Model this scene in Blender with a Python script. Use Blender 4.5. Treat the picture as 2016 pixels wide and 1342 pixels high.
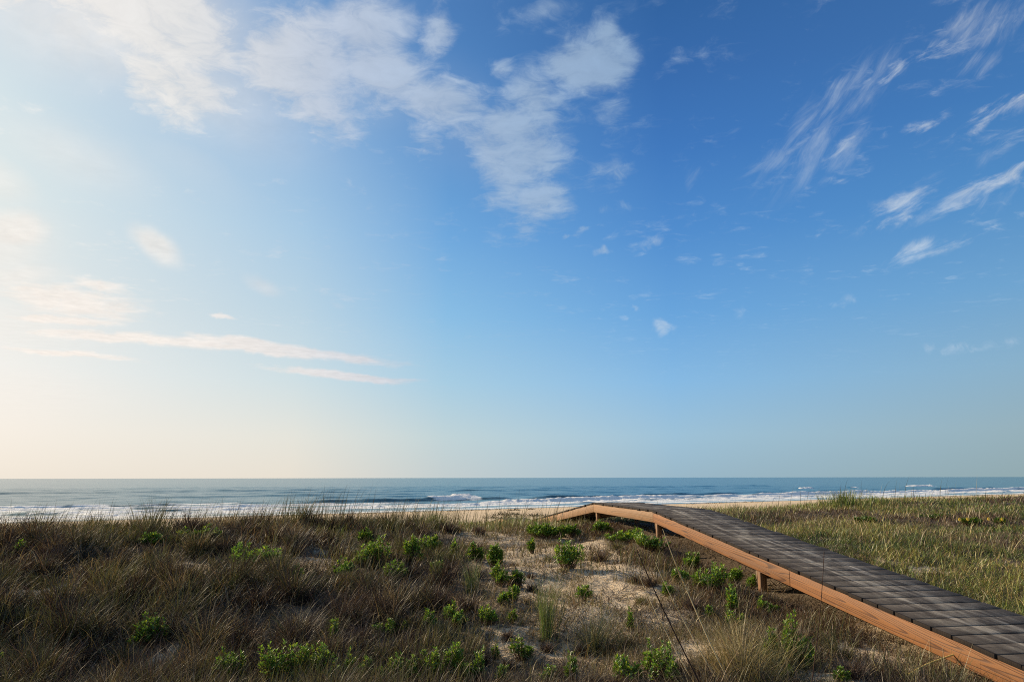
import bpy, bmesh, math, random
import numpy as np
from mathutils import Vector, Matrix

S = bpy.context.scene
for o in list(bpy.data.objects):
    bpy.data.objects.remove(o)

# ------------------------------------------------------------------ camera
EYE = 4.5                       # eye above the sea, metres
SEA = 0.0
cam_d = bpy.data.cameras.new("camera")
cam = bpy.data.objects.new("camera", cam_d)
S.collection.objects.link(cam)
cam_d.sensor_width = 36.0
cam_d.lens = 36.0 * 1494.0 / 2016.0
cam_d.clip_start = 0.05
cam_d.clip_end = 100000.0
PITCH = math.atan(269.0 / 1494.0)
ROLL = math.atan(3.6 / 2016.0)
cam.matrix_world = Matrix.Translation((0, 0, EYE)) @ Matrix.Rotation(math.pi / 2 + PITCH, 4, 'X') @ Matrix.Rotation(-ROLL, 4, 'Z')
S.camera = cam

# ------------------------------------------------------------------ light
SUN_AZ, SUN_EL = -54.0, 22.0    # degrees, azimuth clockwise from +Y
sd = bpy.data.lights.new("sun", 'SUN')
sd.energy = 5.0
sd.angle = math.radians(0.55)
sd.color = (1.0, 0.81, 0.55)
sun = bpy.data.objects.new("sun", sd)
S.collection.objects.link(sun)
a, e = math.radians(SUN_AZ), math.radians(SUN_EL)
to_sun = Vector((math.sin(a) * math.cos(e), math.cos(a) * math.cos(e), math.sin(e)))
sun.rotation_euler = (-to_sun).to_track_quat('-Z', 'Y').to_euler()

S.view_settings.view_transform = 'Standard'
S.view_settings.look = 'None'
S.view_settings.gamma = 1.0
EXPOSURE = 0.70
S.view_settings.exposure = EXPOSURE
S.view_settings.use_curve_mapping = False
S.render.engine = 'CYCLES'
S.cycles.max_bounces = 6
S.cycles.diffuse_bounces = 3
S.cycles.glossy_bounces = 2
S.cycles.transmission_bounces = 4
S.cycles.transparent_max_bounces = 4
S.cycles.caustics_reflective = False
S.cycles.caustics_refractive = False
S.cycles.use_denoising = False
S.cycles.pixel_filter_type = 'BLACKMAN_HARRIS'
S.cycles.filter_width = 1.05


def lin(c):
    out = []
    for v in c:
        v = v / 255.0
        out.append(v / 12.92 if v <= 0.04045 else ((v + 0.055) / 1.055) ** 2.4)
    return out


class Graph:
    """A small writer of node trees."""

    def __init__(self, tree):
        self.t = tree
        tree.nodes.clear()

    def n(self, kind, **props):
        nd = self.t.nodes.new(kind)
        for k, v in props.items():
            setattr(nd, k, v)
        return nd

    def put(self, sock, v):
        if isinstance(v, bpy.types.NodeSocket):
            self.t.links.new(v, sock)
        elif v is not None:
            sock.default_value = v

    def math(self, op, a, b=None, c=None, clamp=False):
        nd = self.n('ShaderNodeMath', operation=op, use_clamp=clamp)
        for i, v in enumerate((a, b, c)):
            if v is not None:
                self.put(nd.inputs[i], v)
        return nd.outputs[0]

    def vmath(self, op, a, b=None, scale=None):
        nd = self.n('ShaderNodeVectorMath', operation=op)
        self.put(nd.inputs[0], a)
        if b is not None:
            self.put(nd.inputs[1], b)
        if scale is not None:
            self.put(nd.inputs[3], scale)
        return nd.outputs['Value'] if op in ('LENGTH', 'DOT_PRODUCT', 'DISTANCE') else nd.outputs['Vector']

    def rng(self, v, f0, f1, t0=0.0, t1=1.0, interp='LINEAR', clamp=True):
        nd = self.n('ShaderNodeMapRange', interpolation_type=interp, clamp=clamp)
        self.put(nd.inputs['Value'], v)
        for k, x in (('From Min', f0), ('From Max', f1), ('To Min', t0), ('To Max', t1)):
            self.put(nd.inputs[k], x)
        return nd.outputs['Result']

    def mix(self, f, a, b, blend='MIX'):
        nd = self.n('ShaderNodeMix', data_type='RGBA', blend_type=blend)
        self.put(nd.inputs[0], f)
        self.put(nd.inputs[6], a if isinstance(a, bpy.types.NodeSocket) else (*a[:3], 1))
        self.put(nd.inputs[7], b if isinstance(b, bpy.types.NodeSocket) else (*b[:3], 1))
        return nd.outputs[2]

    def ramp(self, f, stops, interp='LINEAR'):
        nd = self.n('ShaderNodeValToRGB')
        cr = nd.color_ramp
        cr.interpolation = interp
        while len(cr.elements) > 1:
            cr.elements.remove(cr.elements[-1])
        cr.elements[0].position = stops[0][0]
        cr.elements[0].color = (*stops[0][1], 1)
        for p, c in stops[1:]:
            el = cr.elements.new(p)
            el.color = (*c, 1)
        self.put(nd.inputs[0], f)
        return nd.outputs[0]

    def noise(self, vec, scale, detail=2.0, rough=0.5, dist=0.0, lac=2.0, out='Fac'):
        nd = self.n('ShaderNodeTexNoise')
        self.put(nd.inputs['Vector'], vec)
        nd.inputs['Scale'].default_value = scale
        nd.inputs['Detail'].default_value = detail
        nd.inputs['Roughness'].default_value = rough
        nd.inputs['Lacunarity'].default_value = lac
        nd.inputs['Distortion'].default_value = dist
        return nd.outputs[out]

    def mapping(self, vec, loc=(0, 0, 0), rot=(0, 0, 0), scale=(1, 1, 1), kind='POINT'):
        nd = self.n('ShaderNodeMapping', vector_type=kind)
        self.put(nd.inputs['Vector'], vec)
        nd.inputs['Location'].default_value = loc
        nd.inputs['Rotation'].default_value = rot
        nd.inputs['Scale'].default_value = scale
        return nd.outputs[0]


# ------------------------------------------------------------------ sky
world = bpy.data.worlds.new("World")
S.world = world
world.use_nodes = True
world.cycles.sampling_method = 'MANUAL'
world.cycles.sample_map_resolution = 512
g = Graph(world.node_tree)
direc = g.n('ShaderNodeTexCoord').outputs['Generated']
sep = g.n('ShaderNodeSeparateXYZ')
g.put(sep.inputs[0], direc)
dx, dy, dz = sep.outputs
az = g.math('MULTIPLY', g.math('ARCTAN2', dx, dy), 57.29578)
el = g.math('MULTIPLY', g.math('ARCSINE', dz), 57.29578 / 90.0, clamp=True)

# clear air: five elevation ramps from the sun's side round to the far side; unseen overhead stops whitened for neutral fill light
EL = [0, 3, 7, 12, 18, 24, 29, 34, 60, 90]
COLS = {
    -36: [(237, 229, 217), (243, 236, 227), (241, 239, 234), (229, 233, 230), (220, 231, 231), (209, 225, 231), (198, 215, 229), (176, 200, 225), (125, 155, 190), (128, 140, 156)],
    -16: [(232, 225, 212), (228, 228, 220), (207, 223, 228), (187, 212, 227), (166, 201, 228), (144, 184, 222), (122, 166, 212), (108, 152, 202), (100, 128, 165), (128, 140, 156)],
    -5: [(196, 207, 209), (192, 212, 217), (167, 205, 227), (137, 190, 229), (110, 168, 221), (92, 148, 206), (80, 134, 194), (74, 124, 184), (92, 120, 158), (128, 140, 156)],
    12: [(155, 185, 202), (157, 194, 217), (134, 186, 228), (104, 165, 221), (79, 141, 207), (62, 120, 190), (54, 107, 174), (47, 98, 160), (84, 112, 150), (128, 140, 156)],
    36: [(147, 170, 175), (150, 176, 186), (138, 177, 202), (112, 165, 208), (82, 142, 199), (66, 122, 184), (62, 112, 172), (56, 104, 164), (84, 112, 150), (128, 140, 156)],
}
ramps = {k: g.ramp(el, [(x / 90.0, lin(c)) for x, c in zip(EL, v)]) for k, v in COLS.items()}
ks = sorted(ramps)
base = ramps[ks[0]]
for k0, k1 in zip(ks[:-1], ks[1:]):
    base = g.mix(g.rng(az, k0, k1), base, ramps[k1])
# the glow round the sun itself
sd_ = g.vmath('DOT_PRODUCT', direc, tuple(to_sun))
glow = g.math('POWER', g.rng(sd_, 0.955, 1.0, interp='SMOOTHSTEP'), 2.0)
base = g.mix(glow, base, (2.2, 2.0, 1.7))
nish = g.n('ShaderNodeTexSky', sky_type='NISHITA', sun_disc=False)
nish.sun_elevation = math.radians(SUN_EL)
nish.sun_rotation = math.radians(SUN_AZ)
nish.dust_density = 1.5
nish_s = g.vmath('SCALE', nish.outputs[0], scale=0.1)
NISH_W = 0.04
base = g.mix(NISH_W, base, nish_s)

# clouds: placed by direction, (p, q) = (x / y, z / y)
ys = g.math('MAXIMUM', dy, 0.05)
p = g.math('DIVIDE', dx, ys)
q = g.math('DIVIDE', dz, ys)
comb = g.n('ShaderNodeCombineXYZ')
g.put(comb.inputs[0], p)
g.put(comb.inputs[1], q)
pq = comb.outputs[0]
front = g.rng(dy, 0.1, 0.3)


def warp(vec, scale, amt, detail=3.0):
    c = g.noise(vec, scale, detail, 0.55, out='Color')
    off = g.vmath('SCALE', g.vmath('SUBTRACT', c, (0.5, 0.5, 0.5)), scale=amt)
    off = g.vmath('MULTIPLY', off, (1, 1, 0))
    return g.vmath('ADD', vec, off)


def serial(vec, prev):
    nd = g.n('ShaderNodeVectorMath', operation='MULTIPLY_ADD')
    g.put(nd.inputs[0], prev)
    g.put(nd.inputs[1], (1e-7, 1e-7, 0.0))
    g.put(nd.inputs[2], vec)
    return nd.outputs['Vector']


def blobs(vec, items):
    """max of soft ellipses (cx, cy, a, b, rotation, strength)."""
    out = None
    for cx, cy, ra, rb, rot, st in items:
        # each ellipse waits for the one before it, which keeps few values alive at once
        v = vec if out is None else serial(vec, out)
        m = g.mapping(v, (cx, cy, 0), (0, 0, rot), (ra, rb, 1), 'TEXTURE')
        f = g.rng(g.vmath('LENGTH', m), 1.0, 0.0, 0.0, st, 'SMOOTHSTEP')
        out = f if out is None else g.math('MAXIMUM', out, f)
    return out


FAN = [(0.4428, 0.4895, 0.2579, 0.0672, 0.8602, 0.8), (0.4652, 0.4551, 0.0999, 0.0446, 0.7755, 0.9), (0.3782, 0.4326, 0.0648, 0.041, 0.181, 0.8), (0.6941, 0.6506, 0.1408, 0.0729, 0.4191, 0.8), (0.6722, 0.5866, 0.0916, 0.0382, 0.361, 0.7), (0.6704, 0.3798, 0.0817, 0.0424, 0.4332, 0.6), (0.671, 0.4472, 0.0752, 0.0289, 0.4375, 0.55), (0.2494, 0.4103, 0.0376, 0.0211, 1.0375, 0.6)]
BANK = [(-0.7044, 0.7188, 0.183, 0.1059, -0.1914, 1.0), (-0.5217, 0.6693, 0.3216, 0.1502, -0.3366, 1.0), (-0.658, 0.7022, 0.2519, 0.0888, -0.2279, 0.9), (-0.3115, 0.5964, 0.1968, 0.1462, -0.4618, 1.0), (-0.1797, 0.5803, 0.1262, 0.0932, -0.3747, 0.85), (-0.2648, 0.5256, 0.1256, 0.0837, -0.3698, 0.75), (-0.4769, 0.5651, 0.1759, 0.0901, -0.5059, 0.9), (-0.2107, 0.6363, 0.0964, 0.1198, -0.1918, 0.8), (-0.1155, 0.6522, 0.0442, 0.0566, -0.002, 0.7), (-0.0916, 0.5175, 0.1348, 0.0822, -0.7294, 0.9), (0.0019, 0.456, 0.1196, 0.1087, -1.076, 1.0), (-0.0265, 0.4258, 0.1679, 0.0658, -0.7616, 0.8), (0.0369, 0.3736, 0.0562, 0.0517, -0.0019, 0.75), (0.0309, 0.5251, 0.0865, 0.1242, -0.0019, 0.8), (0.1116, 0.5956, 0.0948, 0.0795, -0.0019, 1.0), (0.1269, 0.6276, 0.0513, 0.0401, -0.002, 0.8), (0.0539, 0.66, 0.0811, 0.0406, -0.002, 0.55), (-0.1263, 0.4487, 0.0443, 0.0366, -0.7212, 0.5), (-0.0197, 0.5959, 0.0438, 0.0397, -0.0019, 0.55), (0.1316, 0.5132, 0.0396, 0.0503, -0.0019, 0.42), (0.1366, 0.4255, 0.0445, 0.0648, -1.2622, 0.36), (0.0297, 0.3442, 0.042, 0.0365, -0.0019, 0.5)]
CIR = [(0.6845, 0.5033, 0.1327, 0.023, 0.4808, 1.0), (0.5321, 0.3682, 0.1109, 0.0311, 0.4803, 0.95), (0.6547, 0.3973, 0.1638, 0.0254, 0.4314, 0.95), (0.545, 0.3004, 0.0751, 0.0257, 0.6396, 0.95), (0.5932, 0.3133, 0.0875, 0.0163, 0.3067, 0.85), (0.5845, 0.4904, 0.0886, 0.013, 0.5424, 0.7), (0.4689, 0.457, 0.0839, 0.0373, 0.7411, 0.7), (0.3782, 0.4326, 0.0954, 0.0458, 0.4724, 0.42), (0.5491, 0.5742, 0.0603, 0.0184, 0.7164, 0.85), (0.6194, 0.6046, 0.0883, 0.0295, 0.2356, 0.8), (0.5131, 0.5573, 0.0227, 0.0108, 0.6484, 0.6), (0.627, 0.6427, 0.0413, 0.0209, 0.4779, 0.6), (0.4428, 0.4895, 0.2348, 0.0597, 0.8678, 0.36), (0.6977, 0.6506, 0.1077, 0.0572, 0.3636, 0.42), (0.4471, 0.4055, 0.0317, 0.0124, 0.2032, 0.6), (0.4204, 0.3307, 0.0258, 0.0089, 0.464, 0.65), (0.2513, 0.4122, 0.0393, 0.0185, 0.7897, 0.33), (0.6887, 0.4585, 0.075, 0.0308, 0.3407, 0.35), (0.6685, 0.3761, 0.1011, 0.0372, 0.4052, 0.35)]
PUF = [(0.2005, 0.1942, 0.023, 0.0238, -0.3611, 1.0), (0.1592, 0.2278, 0.0113, 0.0123, 1.0353, 0.6), (0.1504, 0.2096, 0.015, 0.0084, -0.1808, 0.4), (0.1967, 0.3206, 0.0407, 0.0187, 0.1786, 0.8), (0.1623, 0.333, 0.0237, 0.0175, -0.0019, 0.55), (0.0994, 0.3346, 0.0281, 0.0116, 0.2696, 0.85), (0.0714, 0.3295, 0.0169, 0.0058, 0.2697, 0.5), (0.1317, 0.3697, 0.0423, 0.0162, 0.0895, 0.55), (0.1267, 0.3041, 0.0278, 0.0087, -0.0019, 0.5), (0.1433, 0.4105, 0.0522, 0.0284, 1.0508, 0.4), (0.3233, 0.2205, 0.0415, 0.0167, 0.175, 0.36), (0.4401, 0.2252, 0.0759, 0.0182, 0.087, 0.32), (0.4178, 0.2008, 0.0273, 0.0098, -0.0018, 0.25), (0.6057, 0.1714, 0.1234, 0.0151, 0.0859, 0.34), (0.668, 0.1809, 0.0618, 0.0138, 0.086, 0.3), (0.0439, 0.3662, 0.0352, 0.0103, 0.1808, 0.6), (0.16, 0.377, 0.0281, 0.0133, -0.3707, 0.5)]
LOW = [(-0.5228, 0.1852, 0.2827, 0.0152, -0.0805, 0.8), (-0.3245, 0.1696, 0.2902, 0.0137, -0.1083, 1.0), (-0.2257, 0.1591, 0.1024, 0.0082, -0.1066, 1.0), (-0.3556, 0.1779, 0.1415, 0.0151, -0.1311, 0.95), (-0.2248, 0.1345, 0.1711, 0.0102, -0.1044, 1.0), (-0.5887, 0.1636, 0.1679, 0.0089, -0.0991, 0.75), (-0.3886, 0.2145, 0.0376, 0.0056, -0.1401, 0.75), (-0.5994, 0.2359, 0.1944, 0.0431, -0.1682, 0.8), (-0.5532, 0.2553, 0.1173, 0.0207, -0.2971, 0.6), (-0.607, 0.2096, 0.1605, 0.0112, -0.0581, 0.8)]
SOFT = [(-0.4893, 0.3175, 0.0734, 0.0344, -0.6035, 1.0), (-0.6906, 0.3419, 0.1005, 0.0502, -0.2149, 1.0), (-0.3293, 0.2563, 0.0605, 0.0234, -0.5236, 0.5), (-0.7129, 0.4122, 0.1135, 0.0563, -0.5189, 0.5), (-0.2351, 0.2279, 0.0177, 0.0109, -0.6949, 0.3), (-0.6758, 0.2733, 0.1397, 0.0498, -0.091, 0.6), (-0.6473, 0.2027, 0.2621, 0.0832, -0.0899, 0.45), (-0.6105, 0.4496, 0.2474, 0.0869, -0.4429, 0.42), (-0.445, 0.4266, 0.192, 0.0652, -0.4465, 0.25), (-0.6374, 0.1136, 0.2841, 0.081, -0.054, 0.35), (-0.4172, 0.5415, 0.3543, 0.1505, -0.4549, 0.55), (-0.5572, 0.6531, 0.4206, 0.1758, -0.1903, 0.75), (-0.2228, 0.5646, 0.2227, 0.1466, -0.3729, 0.45), (-0.7016, 0.3165, 0.1602, 0.1021, -0.0019, 0.55), (-0.077, 0.5021, 0.2459, 0.1489, -0.7292, 0.33)]

w1 = warp(pq, 5.0, 0.15, 8.0)
# high sheet, seen in its own plane so that it foreshortens
zz = g.math('MAXIMUM', dz, 0.03)
cp = g.n('ShaderNodeCombineXYZ')
g.put(cp.inputs[0], g.math('DIVIDE', dx, zz))
g.put(cp.inputs[1], g.math('DIVIDE', dy, zz))
plane = g.mapping(cp.outputs[0], (0, 0, 0), (0, 0, 0.25), (1, 1, 1))
nA = g.noise(warp(plane, 8.0, 0.10, 2.0), 9.0, 9.0, 0.66, 0.3)
nA2 = g.noise(plane, 2.2, 4.0, 0.55)
bank = g.rng(blobs(w1, BANK), 0.0, 0.80)
nAA = g.math('ADD', g.math('MULTIPLY', nA, 1.4), g.math('MULTIPLY', nA2, 0.9))
dA = g.math('ADD', g.math('MULTIPLY', bank, 1.05), g.math('SUBTRACT', g.math('MULTIPLY', nAA, 1.35), 1.62))
dA = g.math('MULTIPLY', g.rng(dA, 0.0, 1.05, 0, 0.82, 'SMOOTHSTEP'), g.rng(dz, 0.10, 0.25))


def streaks(vec, ang, sx, sy, dist):
    m = g.mapping(vec, (0, 0, 0), (0, 0, -ang), (1, 1, 1))
    m = g.mapping(m, (0, 0, 0), (0, 0, 0), (sx, sy, 1))
    return g.noise(m, 1.0, 8.0, 0.64, dist)


pq_ = serial(pq, dA)
w2 = warp(pq_, 14.0, 0.045, 5.0)
nC = streaks(warp(pq_, 6.0, 0.03, 2.0), 0.50, 13.0, 46.0, 0.5)
nD = streaks(warp(pq_, 6.0, 0.03, 2.0), 0.95, 7.0, 40.0, 0.3)
cir = blobs(w2, CIR)
dC = g.math('ADD', g.math('MULTIPLY', cir, 0.65), g.math('MULTIPLY', g.math('SUBTRACT', nC, 0.52), 3.4))
dC = g.math('MULTIPLY', g.rng(dC, 0.05, 1.35, 0, 0.88, 'SMOOTHSTEP'), g.rng(cir, 0.0, 0.6))
fan = blobs(w2, FAN)
dF = g.math('ADD', g.math('MULTIPLY', fan, 0.8), g.math('MULTIPLY', g.math('SUBTRACT', nD, 0.55), 2.2))
dF = g.math('MULTIPLY', g.rng(dF, 0.1, 1.2, 0, 0.62, 'SMOOTHSTEP'), g.rng(fan, 0.0, 0.5))
dC = g.math('MAXIMUM', dC, dF)
pq_ = serial(pq, dC)
w2 = warp(pq_, 14.0, 0.045, 5.0)
nP = g.noise(pq_, 26.0, 7.0, 0.62, 0.5)
puf = blobs(w2, PUF)
dP = g.math('ADD', g.math('MULTIPLY', puf, 0.95), g.math('MULTIPLY', g.math('SUBTRACT', nP, 0.53), 3.0))
dP = g.math('MULTIPLY', g.rng(dP, 0.15, 1.3, 0, 0.80, 'SMOOTHSTEP'), g.rng(puf, 0.0, 0.3))
pq_ = serial(pq, dP)
nL = streaks(pq_, -0.09, 18.0, 75.0, 0.5)
w3 = warp(pq_, 26.0, 0.014, 4.0)
low = g.rng(blobs(w3, LOW), 0.0, 0.75)
dL = g.math('ADD', g.math('MULTIPLY', low, 1.1), g.math('MULTIPLY', g.math('SUBTRACT', nL, 0.5), 1.5))
dL = g.math('MULTIPLY', g.rng(dL, 0.2, 1.1, 0, 0.90, 'SMOOTHSTEP'), g.rng(low, 0.0, 0.25))
soft = blobs(warp(serial(pq, dL), 7.0, 0.05, 4.0), SOFT)
dS = g.math('MULTIPLY', g.rng(soft, 0.05, 0.9, 0, 0.80, 'SMOOTHSTEP'), g.rng(nP, 0.2, 0.7, 0.75, 1.0))
den = g.math('MAXIMUM', g.math('MAXIMUM', dA, dC), g.math('MAXIMUM', dP, g.math('MAXIMUM', dL, dS)))
den = g.math('MULTIPLY', den, front)
cc = g.ramp(g.rng(az, -40, 40), [(0.0, lin((255, 246, 236))), (0.18, lin((240, 236, 230))), (0.33, lin((194, 204, 219))), (0.5, lin((166, 188, 213))), (0.62, lin((152, 178, 206))), (0.8, lin((190, 204, 220))), (1.0, lin((208, 214, 222)))])
warm = g.rng(el, 0.20, 0.05)
cc = g.mix(g.math('MULTIPLY', warm, g.rng(az, 0, -20)), cc, lin((255, 244, 234)))
cc = g.mix(g.math('MULTIPLY', g.rng(el, 0.24, 0.12), g.rng(az, 0, 8)), cc, lin((196, 214, 232)))
shade = g.rng(g.math('ADD', nA, g.math('MULTIPLY', nA2, 0.5)), 0.5, 1.0, 0.88, 1.08)
cc = g.vmath('SCALE', cc, scale=shade)
sky = g.mix(den, base, cc)
bg = g.n('ShaderNodeBackground')
bg.inputs['Strength'].default_value = 0.1
g.put(bg.inputs['Color'], g.vmath('SCALE', sky, scale=10.0 / 2.0 ** EXPOSURE))
wo = g.n('ShaderNodeOutputWorld')
g.put(wo.inputs['Surface'], bg.outputs[0])


# ------------------------------------------------------------------ numbers of the place
rng = np.random.default_rng(11)
random.seed(11)
# the shore runs along T, inland is opposite to OUT; s = metres inland of the waterline, t = metres along the shore
T = np.array([0.827, 0.562])
SH0 = np.array([-50.0, 75.0])
INL = np.array([0.562, -0.827])
# walkway: direction D (towards the sea), right-hand normal NR, left and right edge, stations of the slope changes
TH = 0.14889
D = np.array([-math.sin(TH), math.cos(TH)])
NR = np.array([math.cos(TH), math.sin(TH)])
WL, WR = 4.778, 5.915
A_NEAR, A0, A1, A2, A3, A4 = 4.0, 14.056, 18.475, 30.6, 35.6, 40.5
G1, G2 = 0.09552, 0.09968


def deck_z(a):
    z0 = EYE - 0.6
    return float(np.interp(a, [-8, A_NEAR, A0, A1, A2, A3, A4],
                           [z0 - (A0 - A_NEAR) * G1] * 2 + [z0, z0, z0 - (A2 - A1) * G2, z0 - (A2 - A1) * G2, z0 - (A2 - A1 + A4 - A3) * G2]))


CTL = np.array([(-4.45, 7.0, -1.74), (-2.24, 7.0, -1.74), (-0.01, 7.1, -1.77), (2.1, 6.8, -1.67), (-5.36, 6.5, -1.61), (-5.61, 8.7, -1.41), (-2.9, 8.9, -1.45), (-0.05, 9.2, -1.51), (2.25, 9.0, -1.48), (-6.95, 8.3, -1.35), (-6.84, 10.5, -1.19), (-3.61, 11.0, -1.25), (-0.07, 12.0, -1.37), (2.2, 11.7, -1.34), (-8.87, 10.5, -1.18), (-8.05, 12.3, -1.01), (-5.14, 13.0, -1.07), (-2.8, 14.0, -1.22), (0.4, 15.0, -1.29), (2.52, 13.8, -1.05), (-9.24, 14.1, -1.12), (-7.49, 15.2, -1.19), (-6.25, 15.8, -1.22), (-4.88, 16.7, -1.06), (-3.42, 17.0, -1.02), (-2.62, 17.6, -1.19), (-1.88, 18.2, -1.3), (-1.17, 18.2, -1.21), (-0.11, 19.0, -1.34), (1.87, 17.8, -1.03), (-11.05, 13.0, -1.03), (3.22, 9.9, -1.42), (8.15, 12.5, -1.23), (7.45, 14.5, -1.14), (6.54, 17.0, -1.12), (12.47, 19.0, -1.14), (11.37, 22.0, -1.04), (23.76, 36.0, -1.06), (17.64, 32.0, -1.0), (11.75, 28.0, -1.03), (8.03, 25.0, -1.14), (5.91, 22.0, -1.08), (30.4, 36.0, -1.44), (10.85, 13.0, -1.34), (3.98, 5.65, -1.74), (5.11, 5.82, -1.67), (3.69, 7.63, -1.65), (4.81, 7.8, -1.47), (3.39, 9.61, -1.7), (4.51, 9.78, -1.38), (3.17, 11.09, -1.58), (4.29, 11.26, -1.24), (2.95, 12.58, -1.38), (4.07, 12.74, -1.1), (2.65, 14.55, -1.17), (3.77, 14.72, -1.01), (2.35, 16.53, -1.2), (3.48, 16.7, -1.1), (2.0, 18.91, -1.18), (3.12, 19.07, -1.1), (1.46, 22.47, -1.27), (2.59, 22.63, -1.25), (0.87, 26.42, -1.47), (1.99, 26.59, -1.47), (4.73, 0.71, -1.76), (5.85, 0.88, -1.76), (0.28, 30.38, -1.85), (1.4, 30.55, -1.85), (0.0, 0.0, -1.85), (-6.0, 1.0, -1.85), (6.0, -3.0, -1.75), (0.0, -8.0, -1.9), (-12.0, -4.0, -1.8), (12.0, 2.0, -1.5), (14.0, -8.0, -1.6), (-10.0, 4.0, -1.75), (-28.7, 6.65, -1.5), (-31.79, 11.19, -2.05), (-23.74, 10.02, -1.5), (-26.83, 14.57, -2.05), (-18.77, 13.39, -1.5), (-21.87, 17.94, -2.05), (-13.81, 16.76, -1.5), (-16.9, 21.31, -2.05), (-8.85, 20.14, -1.5), (-11.94, 24.69, -2.05), (-3.88, 23.51, -1.5), (-6.98, 28.06, -2.05), (1.08, 26.88, -1.5), (-2.01, 31.43, -2.05), (6.04, 30.25, -1.5), (2.95, 34.8, -2.05), (11.01, 33.63, -1.5), (7.91, 38.18, -2.05), (15.97, 37.0, -1.5), (12.88, 41.55, -2.05), (20.93, 40.37, -1.5), (17.84, 44.92, -2.05), (25.89, 43.75, -1.5), (22.8, 48.3, -2.05)])


def _u(d2):
    return 0.5 * d2 * np.log(d2 + 1e-9)


def tps_fit(P, reg):
    n = len(P)
    d2 = ((P[:, None, :2] - P[None, :, :2]) ** 2).sum(-1)
    A = np.zeros((n + 3, n + 3))
    A[:n, :n] = _u(d2) + np.eye(n) * reg
    A[:n, n] = 1
    A[:n, n + 1:] = P[:, :2]
    A[n:, :n] = A[:n, n:].T
    b = np.zeros(n + 3)
    b[:n] = P[:, 2]
    return np.linalg.solve(A, b)


TPS = tps_fit(CTL, 0.6)


def tps(x, y):
    out = np.empty(x.size)
    xf, yf = x.ravel(), y.ravel()
    for i in range(0, xf.size, 60000):
        X, Y = xf[i:i + 60000], yf[i:i + 60000]
        d2 = (X[:, None] - CTL[None, :, 0]) ** 2 + (Y[:, None] - CTL[None, :, 1]) ** 2
        out[i:i + 60000] = _u(d2) @ TPS[:-3] + TPS[-3] + TPS[-2] * X + TPS[-1] * Y
    return out.reshape(x.shape)


def _hash(ix, iy, seed):
    h = (ix.astype(np.int64) * 374761393 + iy.astype(np.int64) * 668265263 + seed * 974711) & 0x7fffffff
    h = ((h ^ (h >> 13)) * 1274126177) & 0x7fffffff
    h = h ^ (h >> 16)
    return (h & 0xffff) / 65535.0


def vnoise(x, y, seed=0):
    ix, iy = np.floor(x), np.floor(y)
    fx, fy = x - ix, y - iy
    fx, fy = fx * fx * (3 - 2 * fx), fy * fy * (3 - 2 * fy)
    a, b = _hash(ix, iy, seed), _hash(ix + 1, iy, seed)
    c, d = _hash(ix, iy + 1, seed), _hash(ix + 1, iy + 1, seed)
    return (a * (1 - fx) + b * fx) * (1 - fy) + (c * (1 - fx) + d * fx) * fy


def fbm(x, y, scale, octaves=4, seed=0, rough=0.5):
    out, amp, tot = 0.0, 1.0, 0.0
    for k in range(octaves):
        out = out + amp * vnoise(x * scale, y * scale, seed + 17 * k)
        tot += amp
        amp *= rough
        scale *= 2.03
    return out / tot


def sstep(a, b, x):
    t = np.clip((x - a) / (b - a), 0, 1)
    return t * t * (3 - 2 * t)


def shore(x, y):
    return (x - SH0[0]) * INL[0] + (y - SH0[1]) * INL[1], x * T[0] + y * T[1]


def ground_z(x, y, bumps=True):
    x, y = np.asarray(x, float), np.asarray(y, float)
    s, t = shore(x, y)
    zb = np.interp(s, [-3000, -400, -60, -20, -6, 15, 30, 50, 60, 70, 200, 4000], [-30, -14, -8, -5.4, -4.5, -3.72, -3.1, -2.55, -2.28, -2.1, -1.9, -1.0])
    r = np.hypot(x, y)
    w = sstep(62.5, 71.0, s) * (1 - sstep(44, 70, r)) * (1 - sstep(95, 115, s))
    xc, yc = np.clip(x, -22, 40), np.clip(y, -10, 45)
    z = zb * (1 - w) + np.clip(tps(xc, yc), -2.4, -0.55) * w
    # the dune line goes on along the shore, out of the modelled stretch
    z = z + (1 - w) * sstep(60, 72, s) * (1 - sstep(76, 95, s)) * (0.9 + 0.5 * (fbm(x, y, 0.05, 3, 5) - 0.5)) * sstep(38, 60, r)
    if bumps:
        a = x * D[0] + y * D[1]
        pp = x * NR[0] + y * NR[1]
        off = np.clip(np.maximum(WL - 0.1 - pp, pp - WR - 0.1) / 0.8, 0, 1)
        veg = sstep(60, 68, s)
        z = z + off * veg * ((fbm(x, y, 0.55, 3, 3) - 0.5) * 0.30 + (fbm(x, y, 2.4, 3, 4) - 0.5) * 0.10)
        z = z + sstep(3, 12, s) * ((fbm(x, y, 0.8, 3, 8) - 0.5) * 0.12 * sstep(12, 30, s) + (fbm(x, y, 5.0, 2, 9) - 0.5) * 0.03) * (0.35 + 0.65 * off)
    return z + EYE
# ------------------------------------------------------------------ helpers for meshes and tags
def link(name, me, mat=None, parent=None):
    o = bpy.data.objects.new(name, me)
    S.collection.objects.link(o)
    if mat is not None:
        me.materials.append(mat)
    if parent is not None:
        o.parent = parent
    return o


def tag(o, label, cat, group=None):
    o["label"] = label
    o["category"] = cat
    if group:
        o["group"] = group
    return o


def empty(name, loc):
    o = bpy.data.objects.new(name, None)
    o.empty_display_size = 0.1
    S.collection.objects.link(o)
    o.location = loc
    return o


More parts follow.
